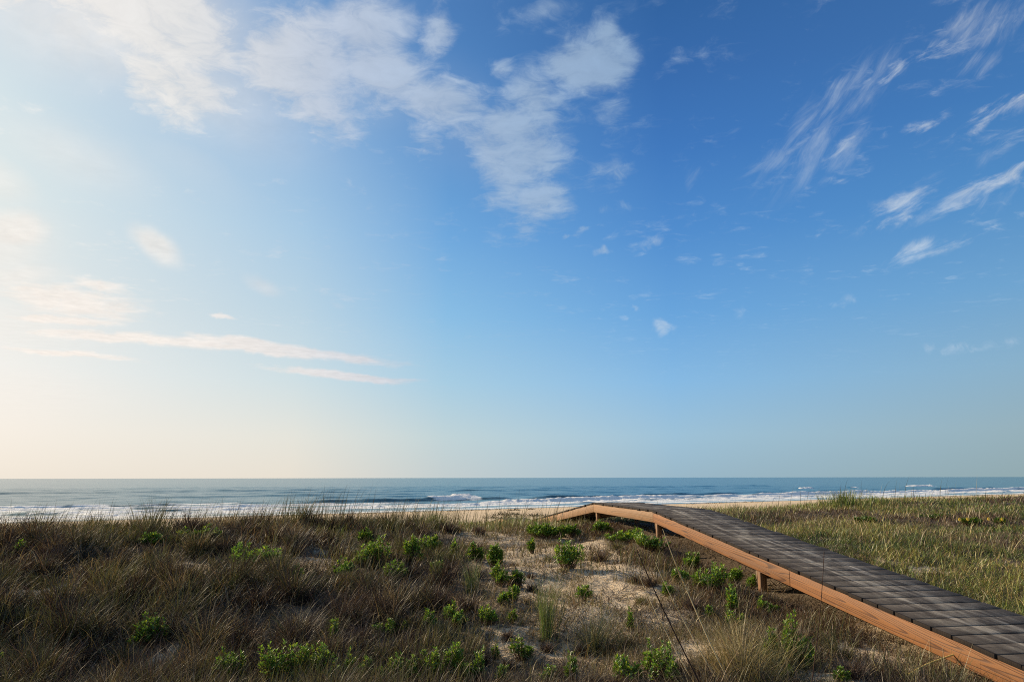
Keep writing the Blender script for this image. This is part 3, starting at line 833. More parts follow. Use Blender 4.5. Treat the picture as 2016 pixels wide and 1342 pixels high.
def boardwalk():
    W = empty('boardwalk', (0, 0, 0))
    base = wp(10.0, (WL + WR) / 2, 0)
    W.location = (base[0], base[1], float(ground_z(np.array([base[0]]), np.array([base[1]]))[0]))
    tag(W, "raised wooden boardwalk of grey planks with orange pine side boards climbing over the dune", "boardwalk")
    inv = Matrix.Translation(-W.location)

    def part(bx, name, mat, bevel=0.004):
        o = bx.build(name, mat, W, bevel)
        o.data.transform(inv)
        return o

    pitch, gap, th = 0.2488, 0.018, 0.038
    stations = [A_NEAR - 10, A_NEAR, A0, A1, A2, A3, A4]
    deck = Boxes()
    for a_s, a_e in zip(stations[:-1], stations[1:]):
        n = max(1, int(round((a_e - a_s) / pitch)))
        p_ = (a_e - a_s) / n
        for i in range(n):
            b0, b1 = a_s + i * p_ + gap / 2, a_s + (i + 1) * p_ - gap / 2
            t0, t1 = deck_z(b0) + random.uniform(-.0025, .0025), deck_z(b1) + random.uniform(-.0025, .0025)
            l_, r_ = WL - 0.012 + random.uniform(-.012, .010), WR + 0.012 + random.uniform(-.012, .014)
            tw = random.uniform(-.003, .003)
            u0 = random.uniform(0, 50)
            nseg = 1
            c = [wp(b0, l_, t0 - th), wp(b1, l_, t1 - th), wp(b1, r_, t1 - th + tw), wp(b0, r_, t0 - th + tw), wp(b0, l_, t0), wp(b1, l_, t1), wp(b1, r_, t1 + tw), wp(b0, r_, t0 + tw)]
            uv = [(l_ - WL, b0), (l_ - WL, b1), (r_ - WL, b1), (r_ - WL, b0)] * 2
            deck.hexa(c, uv)
    part(deck, 'deck', M_DECK, 0.005)
    sth = 0.038
    for p0, p1 in ((WL, WL + sth), (WR - sth, WR)):
        for a_s, a_e in zip(stations[1:-1], stations[2:]):
            L = a_e - a_s
            cuts = [a_s, a_e] if L < 6.5 else list(np.linspace(a_s, a_e, 3))
            for c0, c1 in zip(cuts[:-1], cuts[1:]):
                bx = Boxes()
                bx.fix = (random.uniform(0.0, 0.12) if a_s < A0 - .1 else random.uniform(0.75, 1.0))
                beam(bx, c0 + .005, deck_z(c0) - th - .002, c1 - .005, deck_z(c1) - th - .002, p0, p1, 0.186)
                part(bx, 'side_board', M_PINE, 0.003)
    # inner joists
    for pj in (0.36, 0.74):
        bx = Boxes()
        for a_s, a_e in zip(stations[1:-1], stations[2:]):
            beam(bx, a_s + .002, deck_z(a_s) - th - .002, a_e - .002, deck_z(a_e) - th - .002, WL + pj - .019, WL + pj + .019, 0.16)
        part(bx, 'joist', M_TIMB, 0)
    # posts and the cross beams they carry
    for ap in (9.93, A0 - .06, A1 - .12, 22.5, 26.5):
        for p0 in (WL + sth + .003, WR - sth - .003 - .089):
            x, y, _ = wp(ap, p0 + .045, 0)
            gz = float(ground_z(np.array([x]), np.array([y]))[0])
            top = deck_z(ap) - th - .19
            if ap in (A0 - .06, A1 - .12, 9.93):
                top = deck_z(ap) - th - .03
            if top - gz < 0.03:
                continue
            bx = Boxes()
            z0 = gz - 0.5
            c = [wp(ap - .0445, p0, z0), wp(ap + .0445, p0, z0), wp(ap + .0445, p0 + .089, z0), wp(ap - .0445, p0 + .089, z0), wp(ap - .0445, p0, top), wp(ap + .0445, p0, top), wp(ap + .0445, p0 + .089, top), wp(ap - .0445, p0 + .089, top)]
            L = top - z0
            bx.hexa(c, [(0, 0), (0, .09), (0, .18), (0, .27), (L, 0), (L, .09), (L, .18), (L, .27)])
            part(bx, 'post', M_PINE, 0.004)
        x, y, _ = wp(ap, WL + .3, 0)
        top = deck_z(ap) - th - .165
        bx = Boxes()
        beam(bx, ap + .047, top, ap + .085, top, WL + sth + .004, WR - sth - .004, 0.14)
        part(bx, 'cross_beam', M_TIMB, 0)


boardwalk()
# ------------------------------------------------------------------ grass
def blade_mesh(base, h, w, dirn, lean, curl, col, tip, segs=4, twist=None, flat=None):
    """Tapering curved strips. base N x 3; h, w, dirn (heading), lean (at the root), curl (more lean at the tip): N; col, tip: N x 3."""
    N = len(h)
    tt = np.linspace(0, 1, segs + 1)
    phi = lean[:, None] + curl[:, None] * tt[None, :] ** 1.6
    ds = (h / segs)[:, None]
    mid = 0.5 * (phi[:, 1:] + phi[:, :-1])
    hor = np.concatenate([np.zeros((N, 1)), np.cumsum(np.sin(mid) * ds, 1)], 1)
    ver = np.concatenate([np.zeros((N, 1)), np.cumsum(np.cos(mid) * ds, 1)], 1)
    sway = np.zeros((N, segs + 1)) if twist is None else twist[:, None] * tt[None, :] ** 2 * h[:, None]
    dx_, dy_ = np.sin(dirn)[:, None], np.cos(dirn)[:, None]
    P = np.stack([base[:, 0:1] + hor * dx_ + sway * dy_, base[:, 1:2] + hor * dy_ - sway * dx_, base[:, 2:3] + ver], -1)
    face = rng.uniform(0, 2 * math.pi, N) if flat is None else flat
    side = np.stack([np.cos(face), np.sin(face), np.zeros(N)], -1)
    prof = (1 - tt ** 1.8) * 0.93 + 0.07
    W = 0.5 * w[:, None] * prof[None, :]
    L = P - side[:, None, :] * W[..., None]
    R = P + side[:, None, :] * W[..., None]
    V = np.stack([L, R], 2).reshape(-1, 3)
    k = (np.arange(N) * (segs + 1) * 2)[:, None] + (np.arange(segs) * 2)[None, :]
    Q = np.stack([k, k + 1, k + 3, k + 2], -1).reshape(-1, 4)
    C = col[:, None, :] * (1 - tt[None, :, None] ** 1.5) + tip[:, None, :] * tt[None, :, None] ** 1.5
    C = np.repeat(C[:, :, None, :], 2, 2).reshape(-1, 3)
    return V, Q, C


class Strips:
    def __init__(self):
        self.v, self.q, self.c, self.n = [], [], [], 0

    def add(self, V, Q, C):
        self.v.append(V)
        self.q.append(Q + self.n)
        self.c.append(C)
        self.n += len(V)

    def mesh(self, name):
        return np_mesh(name, np.concatenate(self.v), np.concatenate(self.q), col=np.concatenate(self.c))


def scatter(n, az0, az1, r0, r1, power=2.0):
    """points whose number per square metre falls with the distance, so that each counts alike from the dune foot."""
    az_ = np.radians(rng.uniform(az0, az1, n))
    u = rng.uniform(0, 1, n)
    r = r0 * (r1 / r0) ** u if power == 2.0 else (r0 ** (2 - power) + u * (r1 ** (2 - power) - r0 ** (2 - power))) ** (1 / (2 - power))
    return r * np.sin(az_), r * np.cos(az_), r


def pick(pal, n, p=None):
    pal = np.array(pal, float)
    c = pal[rng.choice(len(pal), n, p=p)]
    return 0.80 * c * rng.lognormal(0, 0.26, (n, 1)) * rng.uniform(0.93, 1.07, (n, 3))


BROWN = [(0.034, 0.021, 0.017), (0.023, 0.015, 0.0135), (0.054, 0.034, 0.025), (0.016, 0.011, 0.0105), (0.047, 0.024, 0.0165), (0.19, 0.135, 0.085)]
OLIVE = [(0.085, 0.095, 0.034), (0.120, 0.120, 0.045), (0.060, 0.075, 0.028), (0.16, 0.14, 0.06)]
STRAW = [(0.34, 0.26, 0.14), (0.27, 0.20, 0.115), (0.22, 0.155, 0.085), (0.38, 0.31, 0.19)]
MEAD = [(0.24, 0.25, 0.060), (0.18, 0.21, 0.052), (0.33, 0.28, 0.105), (0.40, 0.32, 0.145), (0.25, 0.175, 0.08), (0.13, 0.175, 0.048), (0.20, 0.23, 0.06)]
FRESH = [(0.15, 0.20, 0.045), (0.20, 0.235, 0.06), (0.11, 0.165, 0.04)]
GREYB = [(0.20, 0.17, 0.14), (0.14, 0.115, 0.095), (0.28, 0.24, 0.19)]


def keep(x, y, cov, *arrs):
    ok = (rng.uniform(0, 1, len(x)) < cov) & ~under_walk(x, y)
    return [a_[ok] for a_ in (x, y) + arrs]


def stuff(name, st, mat):
    o = link(name, st.mesh(name), mat)
    o['kind'] = 'stuff'
    return o


PREV = 1.0   # share of the blades to build


SHRUBS = [  # x, y, width, height, tone, label
    (-3.73, 11.34, 0.79, 0.36, 0.75, 'broad bright green shrub beside the pale sand gap on the dark dune'),
    (-5.68, 12.38, 0.41, 0.2, 0.6, 'small green shrub just below the dune crest, beside the wider one'),
    (-5.21, 13.08, 0.74, 0.25, 0.55, 'low spreading green shrub lying along the dune crest'),
    (-7.09, 11.04, 0.44, 0.19, 0.6, 'solitary green shrub near the crest at the outer end of the dark dune'),
    (-3.48, 7.88, 0.53, 0.32, 0.3, 'dark green shrub standing alone deep in the brown grass'),
    (-1.78, 7.92, 0.22, 0.21, 0.5, 'small upright green shrub alone in the brown dune grass'),
    (-2.07, 7.0, 0.37, 0.28, 0.65, 'yellowish green shrub with slender stems low in the brown grass'),
    (-1.72, 7.16, 0.4, 0.25, 0.7, 'dense bright green shrub beside the slender yellowish one'),
    (-1.33, 8.12, 0.27, 0.18, 0.65, 'rounded bright green shrub above a dark hollow in the dune'),
    (-1.11, 8.2, 0.18, 0.15, 0.5, 'tiny green shrub touching the rounded one above the hollow'),
    (-4.57, 7.22, 0.19, 0.19, 0.55, 'small green shrub at the outer near end of the dark dune'),
    (-1.88, 11.14, 0.63, 0.43, 0.65, 'large leafy green shrub below the dark grassy hummocks'),
    (-1.53, 11.46, 0.4, 0.43, 0.65, 'tall green shrub rising between two others below the hummocks'),
    (-1.36, 12.88, 0.45, 0.36, 0.6, 'rounded green shrub against the foot of the dark grassy hummock'),
    (-2.78, 14.74, 0.26, 0.24, 0.55, 'little green shrub on the bluish shaded sand hollow'),
    (-0.94, 12.84, 0.21, 0.33, 0.5, 'narrow green shrub in dark grass next to the hummock'),
    (-0.59, 12.44, 0.37, 0.32, 0.3, 'dull dark green shrub among brown stems near the open sand'),
    (-0.25, 11.48, 0.34, 0.34, 0.5, 'leggy green shrub at the edge of the open sand patch'),
    (-0.16, 10.34, 0.35, 0.29, 0.55, 'domed green shrub casting a dark shadow below the sand patch'),
    (0.11, 10.26, 0.32, 0.26, 0.2, 'deep green shrub touching the domed one below the sand patch'),
    (0.37, 13.58, 0.22, 0.24, 0.45, 'little round green bush alone on the pale sand'),
    (0.81, 11.64, 0.53, 0.42, 0.7, 'bushy bright green shrub standing on the open pale sand'),
    (0.02, 9.2, 0.21, 0.2, 0.5, 'small green shrub between the deep green shrub and the grey twigs'),
    (-0.16, 9.18, 0.16, 0.15, 0.4, 'faint sprig of green leaves among grey twigs'),
    (-0.84, 8.38, 0.26, 0.26, 0.7, 'yellow green leafy shrub heading a row of three'),
    (-0.59, 8.5, 0.35, 0.26, 0.7, 'wide leafy green shrub, middle one of the row of three'),
    (-0.31, 8.5, 0.3, 0.23, 0.8, 'fresh bright green shrub closing the row of three'),
    (-0.01, 8.56, 0.14, 0.15, 0.5, 'small sprig of green beside the row of three shrubs'),
    (0.09, 7.68, 0.31, 0.24, 0.45, 'olive green shrub under the bare sandy bank'),
    (-0.48, 7.16, 0.24, 0.28, 0.7, 'yellowish leafy shrub growing tall through rusty stems'),
    (-0.19, 7.74, 0.12, 0.12, 0.7, 'single bright green sprout among rusty stems'),
    (-0.76, 7.1, 0.29, 0.24, 0.6, 'ragged yellow green shrub in the dark foreground grass'),
    (-1.08, 7.04, 0.3, 0.21, 0.55, 'straggling green shrub with rusty stalks behind it'),
    (-1.36, 6.98, 0.19, 0.21, 0.5, 'thin green shrub near the dense bright one in the foreground'),
    (0.58, 7.02, 0.28, 0.19, 0.35, 'dark glossy green shrub below the arching olive tussock'),
    (0.87, 6.88, 0.32, 0.17, 0.6, 'low green shrub spreading at the foot of the tan tussock'),
    (1.21, 6.82, 0.39, 0.23, 0.75, 'bright green shrub with narrow leaves beside the tan tussock'),
    (0.89, 9.8, 0.24, 0.18, 0.75, 'small yellow green shrub on the sandy slope'),
    (1.26, 8.36, 0.11, 0.2, 0.7, 'narrow bright green sprout under the tilted dark stalk'),
    (1.91, 9.82, 0.2, 0.16, 0.55, 'small green shrub crossed by the tilted dark stalk'),
    (2.08, 14.8, 0.79, 0.28, 0.7, 'bright green shrub growing under the level part of the boardwalk'),
    (2.37, 13.22, 0.65, 0.28, 0.65, 'green shrub around the foot of the boardwalk post'),
    (0.51, 16.04, 0.64, 0.26, 0.5, 'low green shrub on the crest where the walkway dips from sight'),
    (1.26, 15.98, 0.53, 0.24, 0.4, 'dull green shrub beneath the descending walkway side'),
    (2.53, 10.08, 0.51, 0.39, 0.7, 'large spreading green shrub between the pale stalk and the walkway'),
    (3.18, 11.22, 0.33, 0.27, 0.75, 'bright green shrub nearest the walkway above the short post'),
    (2.48, 8.98, 0.31, 0.34, 0.75, 'tall bright green shrub below the spreading one'),
    (2.4, 8.56, 0.21, 0.15, 0.75, 'small yellow green shrub hanging below the tall bright one'),
    (2.94, 9.24, 0.26, 0.2, 0.7, 'small pale green shrub under the short walkway post'),
    (2.23, 7.02, 0.26, 0.21, 0.6, 'green shrub between the tan tussock and the biggest bright shrub'),
    (2.54, 7.1, 0.38, 0.34, 0.75, 'biggest bright green shrub, on bare sand under the walkway'),
    (2.15, 8.88, 0.15, 0.12, 0.6, 'small green sprig beneath the pale leaning stalk'),
    (10.84, 18.46, 0.62, 0.17, 0.0, 'dark green shrub with yellow flowers in the far meadow'),
    (11.94, 18.9, 0.46, 0.15, 0.0, 'small dark green shrub with a yellow flower far in the meadow'),
    (8.63, 19.14, 0.64, 0.13, 0.0, 'dark green shrub among purple brown grass across the walkway'),
    (11.2, 20.52, 0.82, 0.14, 0.0, 'low dark green shrub near the meadow crest'),
    (-2.73, 10.12, 0.41, 0.23, 0.35, 'low dull green shrub sprawling between the broad bright one and the grass'),
    (-2.18, 10.62, 0.5, 0.24, 0.45, 'sprawling green shrub just below the large leafy one'),
    (-1.55, 10.54, 0.49, 0.24, 0.4, 'loose olive green shrub in front of the tall one below the hummocks'),
    (-1.04, 10.8, 0.36, 0.22, 0.45, 'short loose green shrub behind the slim olive tussock'),
    (0.78, 15.78, 0.74, 0.27, 0.4, 'wide low green shrub lying along the crest beside the walkway'),
    (1.79, 16.06, 0.64, 0.28, 0.45, 'low green shrub in brown stems under the far walkway post'),
    (-2.48, 7.06, 0.38, 0.22, 0.4, 'dull green shrub in the foreground with bare stalks through it'),
    (-1.88, 7.06, 0.24, 0.19, 0.5, 'short green shrub wedged between the yellowish and the dense one'),
    (-1.52, 7.02, 0.23, 0.16, 0.6, 'small yellow green shrub in front of the thin one'),
    (-1.24, 7.0, 0.21, 0.17, 0.4, 'olive green shrub between rusty stems in the foreground'),
    (-0.93, 7.04, 0.24, 0.17, 0.65, 'yellowish low shrub next to the ragged one'),
    (-0.63, 7.14, 0.21, 0.21, 0.5, 'leggy green shrub behind the tall yellowish foreground one'),
    (-0.32, 7.26, 0.24, 0.24, 0.6, 'bushy green shrub near the single bright sprout'),
    (-0.06, 7.26, 0.19, 0.15, 0.45, 'small dull shrub in front of the bare sandy bank'),
    (0.32, 7.16, 0.21, 0.12, 0.5, 'tiny green shrub at the edge of the sandy foreground'),
    (0.99, 6.82, 0.27, 0.16, 0.7, 'bright low shrub joining the narrow leaved one'),
    (1.34, 6.62, 0.27, 0.13, 0.6, 'green shrub half buried in the tan tussock'),
    (2.29, 6.62, 0.22, 0.09, 0.5, 'small green sprig in front of the biggest bright shrub'),
    (2.69, 6.56, 0.22, 0.1, 0.5, 'low green sprig on the sand beneath the side board'),
    (2.24, 10.52, 0.28, 0.21, 0.6, 'small loose green shrub beside the tilted dark stalk'),
    (2.82, 12.12, 0.36, 0.26, 0.65, 'green shrub behind the large spreading one'),
    (3.27, 10.82, 0.25, 0.19, 0.6, 'small green shrub next to the short walkway post'),
]


def shrub_room(x, y):
    """grass thins out where the shrubs stand and just in front of them."""
    f = np.ones_like(x)
    for sx, sy, sw, sh, _, _ in SHRUBS:
        r_ = math.hypot(sx, sy)
        d = np.hypot((x - sx * (1 - 0.18 / r_)) / (0.62 * sw + 0.07), (y - sy * (1 - 0.22 / r_)) / (0.50 * sw + 0.30))
        f = np.minimum(f, 0.30 + 0.70 * sstep(0.5, 1.05, d))
    return f


def dark_dune_grass():
    st = Strips()
    # 1. matted brown grass and old stems over the whole dark dune
    x, y, r = scatter(int(210000 * PREV), -44, 40, 5.2, 30, 2.0)
    a_, pp = walk_coords(x, y)
    cov = coverage(x, y) * np.where(pp > WR, 0.0, 1.0)
    cov = cov * np.where(dense_side(x, y) < 0.5, 0.75, 1.0) * (0.25 + 0.75 * sstep(72.0, 74.5, shore(x, y)[0]))
    clump = fbm(x, y, 1.3, 3, 81)
    cov = cov * sstep(0.36, 0.58, clump + 0.02) * shrub_room(x, y)
    x, y, r, clump = keep(x, y, cov, r, clump)
    n = len(x)
    op = 1 - dense_side(x, y)
    mix_ = fbm(x, y, 0.8, 3, 82)
    col = pick(BROWN, n)
    ol = rng.uniform(0, 1, n) < sstep(0.50, 0.66, mix_) * 0.6 + 0.04
    col[ol] = pick(OLIVE, ol.sum()) * 0.85
    sw = rng.uniform(0, 1, n) < 0.09 + 0.50 * op
    col[sw] = pick(STRAW, sw.sum()) * 0.8
    gb = rng.uniform(0, 1, n) < 0.05
    col[gb] = pick(GREYB, gb.sum())
    col = col * (1 + 0.8 * op[:, None])
    h = rng.lognormal(-1.78, 0.42, n) * (0.35 + 1.35 * clump) * (1 - 0.66 * op)
    s, t = shore(x, y)
    h = np.clip(h, 0.03, 0.45) * np.where(y < 7.6, 0.7, 1.0) * np.where(s < 75, 0.85, 1.0)
    w = np.maximum(0.0035, 0.00088 * r) * rng.uniform(0.6, 1.4, n)
    heading = math.radians(75) + rng.normal(0, 1.7, n) + 3.0 * (fbm(x, y, 0.8, 2, 83) - 0.5)
    lean = np.abs(rng.normal(0.48, 0.34, n)) + 0.20 * op
    curl = rng.gamma(2.0, 0.65, n)
    base = np.stack([x, y, ground_z(x, y) - 0.01], -1)
    tipc = col * 1.15 + np.array((0.03, 0.022, 0.012))
    st.add(*blade_mesh(base, h, w, heading, lean, curl, col, tipc, 4, rng.normal(0, .15, n)))
    # 2. pale hooked dead leaves
    x, y, r = scatter(int(26000 * PREV), -42, 38, 5.4, 22)
    cov = coverage(x, y) * np.where(walk_coords(x, y)[1] > WL, 0, 0.8) * sstep(0.40, 0.62, fbm(x, y, 0.9, 3, 84) + .08) * shrub_room(x, y) * (0.3 + 0.7 * dense_side(x, y))
    x, y, r = keep(x, y, cov, r)
    n = len(x)
    col = pick(STRAW, n) * 0.9
    st.add(*blade_mesh(np.stack([x, y, ground_z(x, y)], -1), rng.uniform(0.16, 0.42, n), np.maximum(0.0035, 0.0010 * r), math.radians(80) + rng.normal(0, 1.6, n), np.abs(rng.normal(0.2, 0.2, n)), rng.uniform(1.4, 3.4, n), col * 0.7, col * 1.25, 6, rng.normal(0, .2, n)))
    # 3. upright olive blades that stand above the mat
    x, y, r = scatter(int(55000 * PREV), -42, 30, 5.6, 24)
    cov = coverage(x, y) * np.where(walk_coords(x, y)[1] > WL - .3, 0, 1) * sstep(0.50, 0.68, fbm(x, y, 0.9, 3, 85) + 0.03) * shrub_room(x, y)
    x, y, r = keep(x, y, cov, r)
    n = len(x)
    col = pick(OLIVE, n) * 1.05
    st.add(*blade_mesh(np.stack([x, y, ground_z(x, y)], -1), rng.uniform(0.16, 0.44, n), np.maximum(0.0035, 0.0007 * r), math.radians(85) + rng.normal(0, 1.3, n), np.abs(rng.normal(0.16, 0.14, n)), rng.gamma(2, .25, n), col, col * 1.25 + np.array((.04, .03, .01)), 4))
    # 4. mounded tufts, their dead leaves hanging outwards
    cx, cy, r = scatter(1300, -42, 34, 5.6, 22)
    ok = (rng.uniform(0, 1, 1300) < coverage(cx, cy) * np.where(walk_coords(cx, cy)[1] > WL - .25, 0, 1) * (0.75 + 0.25 * dense_side(cx, cy)) * sstep(72.0, 74.0, shore(cx, cy)[0]))
    cx, cy, r = cx[ok], cy[ok], r[ok]
    m = 230
    N = len(cx) * m
    size = np.repeat(rng.uniform(0.6, 1.6, len(cx)) * (0.42 + 0.58 * dense_side(cx, cy)) * (0.3 + 0.7 * shrub_room(cx, cy)), m)
    th = rng.uniform(0, 2 * math.pi, N)
    rad = np.abs(rng.normal(0, 0.075, N)) * size
    x, y, r = np.repeat(cx, m) + rad * np.cos(th), np.repeat(cy, m) + rad * np.sin(th), np.repeat(r, m)
    kind = np.repeat(rng.choice(5, len(cx), p=[.34, .24, .12, .26, .04]), m)
    col = pick(BROWN, N)
    for k_, pal in ((1, [(0.066, 0.042, 0.036), (0.09, 0.06, 0.05), (0.05, 0.034, 0.030)]), (2, STRAW), (3, OLIVE), (4, GREYB)):
        mk = (kind == k_) & (rng.uniform(0, 1, N) < 0.75)
        col[mk] = pick(pal, mk.sum()) * 0.85
    col = col * (1 + 0.9 * (1 - np.repeat(dense_side(cx, cy), m))[:, None])
    out = np.arctan2(np.cos(th), np.sin(th))
    st.add(*blade_mesh(np.stack([x, y, ground_z(x, y) - .01], -1), rng.uniform(0.16, 0.40, N) * size, np.maximum(0.003, 0.00062 * r) * rng.uniform(.7, 1.2, N), out + rng.normal(0, .55, N), np.abs(rng.normal(0.30, 0.22, N)), rng.gamma(3.0, 0.42, N), col, col * 1.2 + 0.012, 6, rng.normal(0, .15, N)))
    stuff('dune_grass', st, M_GRASS)


def crest_grass():
    st = Strips()
    x, y, r = scatter(int(150000 * PREV), -44, 40, 12, 60)
    s, t = shore(x, y)
    a_, pp = walk_coords(x, y)
    band = sstep(61, 66, s) * (1 - sstep(73, 76.5, s)) * np.where(pp > WR, 0.9, 1.0)
    cov = band * sstep(0.25, 0.50, fbm(x, y, 0.5, 3, 91))
    x, y, r, s, t, pp = keep(x, y, cov, r, s, t, pp)
    n = len(x)
    col = pick(OLIVE, n) * 1.9
    fr = rng.uniform(0, 1, n) < 0.45
    col[fr] = pick(FRESH, fr.sum()) * 1.5
    sw = rng.uniform(0, 1, n) < 0.25
    col[sw] = pick(STRAW, sw.sum()) * 0.85
    tall = fbm(x, y, 0.45, 2, 92)
    h = rng.uniform(0.10, 0.25, n) * (0.4 + 1.2 * tall) * np.where(pp > WR, 1.2, 1.0)
    w = np.maximum(0.003, 0.00060 * r)
    st.add(*blade_mesh(np.stack([x, y, ground_z(x, y) - .01], -1), h, w, math.radians(70) + rng.normal(0, 1.0, n), np.abs(rng.normal(0.15, 0.15, n)), rng.gamma(2, .3, n), col, col * 1.2, 3))
    # thin seed stems
    x, y, r = scatter(int(30000 * PREV), -44, 40, 12, 40)
    s, t = shore(x, y)
    pp = walk_coords(x, y)[1]
    cov = sstep(66, 69, s) * (1 - sstep(74, 77, s)) * sstep(0.42, 0.70, fbm(x, y, 0.35, 3, 93)) * np.where(pp > WR, 0.12, 0.8)
    x, y, r = keep(x, y, cov, r)
    n = len(x)
    col = pick([(0.10, 0.09, 0.04), (0.15, 0.12, 0.06), (0.09, 0.10, 0.035)], n)
    st.add(*blade_mesh(np.stack([x, y, ground_z(x, y)], -1), rng.uniform(0.35, 0.95, n) * (0.5 + 0.8 * fbm(x, y, 0.35, 2, 94)), np.maximum(0.0025, 0.00055 * r), math.radians(75) + rng.normal(0, 0.6, n), np.abs(rng.normal(0.10, 0.1, n)), rng.gamma(2, .22, n), col, col, 5))
    stuff('crest_grass', st, M_GRASS)


def meadow_grass():
    st = Strips()
    x, y, r = scatter(int(330000 * PREV), 4, 46, 6.5, 60, 2.0)
    a_, pp = walk_coords(x, y)
    s, t = shore(x, y)
    cov = coverage(x, y) * sstep(WR + .0, WR + .15, pp) * sstep(58, 66, s)
    clump = fbm(x, y, 0.75, 4, 101)
    cov = cov * sstep(0.20, 0.48, clump + 0.12)
    x, y, r, clump, pp, s = keep(x, y, cov, r, clump, pp, s)
    n = len(x)
    z1, z2 = fbm(x, y, 0.35, 4, 102), fbm(x, y, 0.5, 4, 103)
    col = pick(MEAD, n)
    dk = rng.uniform(0, 1, n) < sstep(0.46, 0.56, z1) * 0.92 * sstep(11, 17, r)
    col[dk] = pick([(0.075, 0.048, 0.042), (0.10, 0.07, 0.05), (0.055, 0.042, 0.038), (0.13, 0.085, 0.055)], dk.sum())
    gr_ = rng.uniform(0, 1, n) < sstep(0.50, 0.66, z2) * 0.7 + np.where(pp < WR + 0.7, 0.45, 0)
    col[gr_] = pick([(0.085, 0.125, 0.035), (0.065, 0.10, 0.03), (0.12, 0.16, 0.045)], gr_.sum())
    h = rng.lognormal(-2.2, 0.42, n) * (0.3 + 1.4 * clump)
    h = np.clip(h, 0.03, 0.34) * np.where(pp < WR + 0.5, 0.8, 1.0)
    w = np.maximum(0.0035, 0.00075 * r) * rng.uniform(0.7, 1.3, n)
    st.add(*blade_mesh(np.stack([x, y, ground_z(x, y) - .01], -1), h, w, math.radians(80) + rng.normal(0, 1.7, n), np.abs(rng.normal(0.45, 0.34, n)), rng.gamma(2.0, 0.6, n), col, col * 1.2 + np.array((.02, .016, .006)), 3, rng.normal(0, .12, n)))
    # straw blades among them
    x, y, r = scatter(int(13000 * PREV), 6, 44, 7, 34)
    pp = walk_coords(x, y)[1]
    cov = coverage(x, y) * sstep(WR, WR + .3, pp) * sstep(0.40, 0.62, fbm(x, y, 0.6, 3, 104))
    x, y, r = keep(x, y, cov, r)
    n = len(x)
    col = pick(STRAW, n)
    st.add(*blade_mesh(np.stack([x, y, ground_z(x, y)], -1), rng.uniform(0.15, 0.40, n), np.maximum(0.003, 0.0006 * r), rng.uniform(0, 6.28, n), np.abs(rng.normal(0.3, 0.25, n)), rng.gamma(2.2, .5, n), col * .8, col * 1.1, 4))
    stuff('meadow_grass', st, M_GRASS)


def slope_litter():
    """dead leaves, twigs and sprigs lying about on the open sand."""
    st = Strips()
    x, y, r = scatter(int(120000 * PREV), -36, 38, 5.2, 24)
    a_, pp = walk_coords(x, y)
    cov = (0.12 + 0.88 * sstep(0.44, 0.56, fbm(x, y, 1.8, 4, 111))) * np.where(pp > WR + .2, 0.35, 1.0) * (1 - 0.45 * bare(x, y))
    s, t = shore(x, y)
    cov = cov * sstep(64, 70, s)
    ok = (rng.uniform(0, 1, len(x)) < cov)
    x, y, r = x[ok], y[ok], r[ok]
    n = len(x)
    col = pick([(0.09, 0.06, 0.04), (0.16, 0.11, 0.07), (0.06, 0.042, 0.035), (0.26, 0.19, 0.115), (0.20, 0.17, 0.14)], n)
    st.add(*blade_mesh(np.stack([x, y, ground_z(x, y) + rng.uniform(0.0, 0.02, n)], -1), rng.uniform(0.04, 0.20, n), np.maximum(0.004, 0.0008 * r) * rng.uniform(.7, 1.8, n), rng.uniform(0, 6.28, n), rng.uniform(0.9, 1.6, n), rng.normal(0.1, 0.6, n), col, col, 3, rng.normal(0, .5, n)))
    # short yellowish tufts on the sandy slope
    x, y, r = scatter(int(140000 * PREV), -12, 34, 6, 22)
    op = (1 - dense_side(x, y))
    cov = op * (1 - 0.8 * bare(x, y)) * sstep(0.40, 0.56, fbm(x, y, 1.7, 3, 112))
    x, y, r = keep(x, y, cov, r)
    n = len(x)
    col = pick(STRAW + [(0.20, 0.18, 0.07), (0.17, 0.17, 0.06), (0.14, 0.10, 0.06)], n) * 0.85
    st.add(*blade_mesh(np.stack([x, y, ground_z(x, y)], -1), rng.uniform(0.05, 0.20, n), np.maximum(0.003, 0.0006 * r), rng.uniform(0, 6.28, n), np.abs(rng.normal(0.4, 0.3, n)), rng.gamma(2, .5, n), col, col * 1.1, 3))
    # tangle of dry brown stems along and under the walkway's side
    m = int(42000 * PREV)
    a_ = rng.uniform(5.0, 19.0, m)
    a_ = 5.0 * (19 / 5.0) ** rng.uniform(0, 1, m)
    pp = WL - 0.1 - np.abs(rng.normal(0, 0.8, m)) + rng.uniform(-0.1, 0.4, m)
    x, y = D[0] * a_ + NR[0] * pp, D[1] * a_ + NR[1] * pp
    ok = rng.uniform(0, 1, m) < sstep(0.40, 0.60, fbm(x, y, 1.2, 3, 113)) * (1 - bare(x, y))
    x, y, a_, pp = x[ok], y[ok], a_[ok], pp[ok]
    r = np.hypot(x, y)
    n = len(x)
    room = np.interp(a_, [5, 7, 9, 14, 19], [0.05, 0.16, 0.26, 0.22, 0.2])
    h = np.minimum(rng.uniform(0.05, 0.24, n), np.where(pp > WL - 0.12, room * 0.55, 1.0))
    col = pick([(0.10, 0.048, 0.025), (0.06, 0.034, 0.023), (0.13, 0.07, 0.037), (0.035, 0.024, 0.02), (0.22, 0.15, 0.085)], n)
    st.add(*blade_mesh(np.stack([x, y, ground_z(x, y)], -1), h, np.maximum(0.0028, 0.00055 * r), rng.uniform(0, 6.28, n), np.abs(rng.normal(0.45, 0.35, n)), rng.gamma(2, .7, n), col, col * 1.1, 5, rng.normal(0, .5, n)))
    stuff('plant_litter', st, M_GRASS)


dark_dune_grass()
crest_grass()
meadow_grass()
slope_litter()

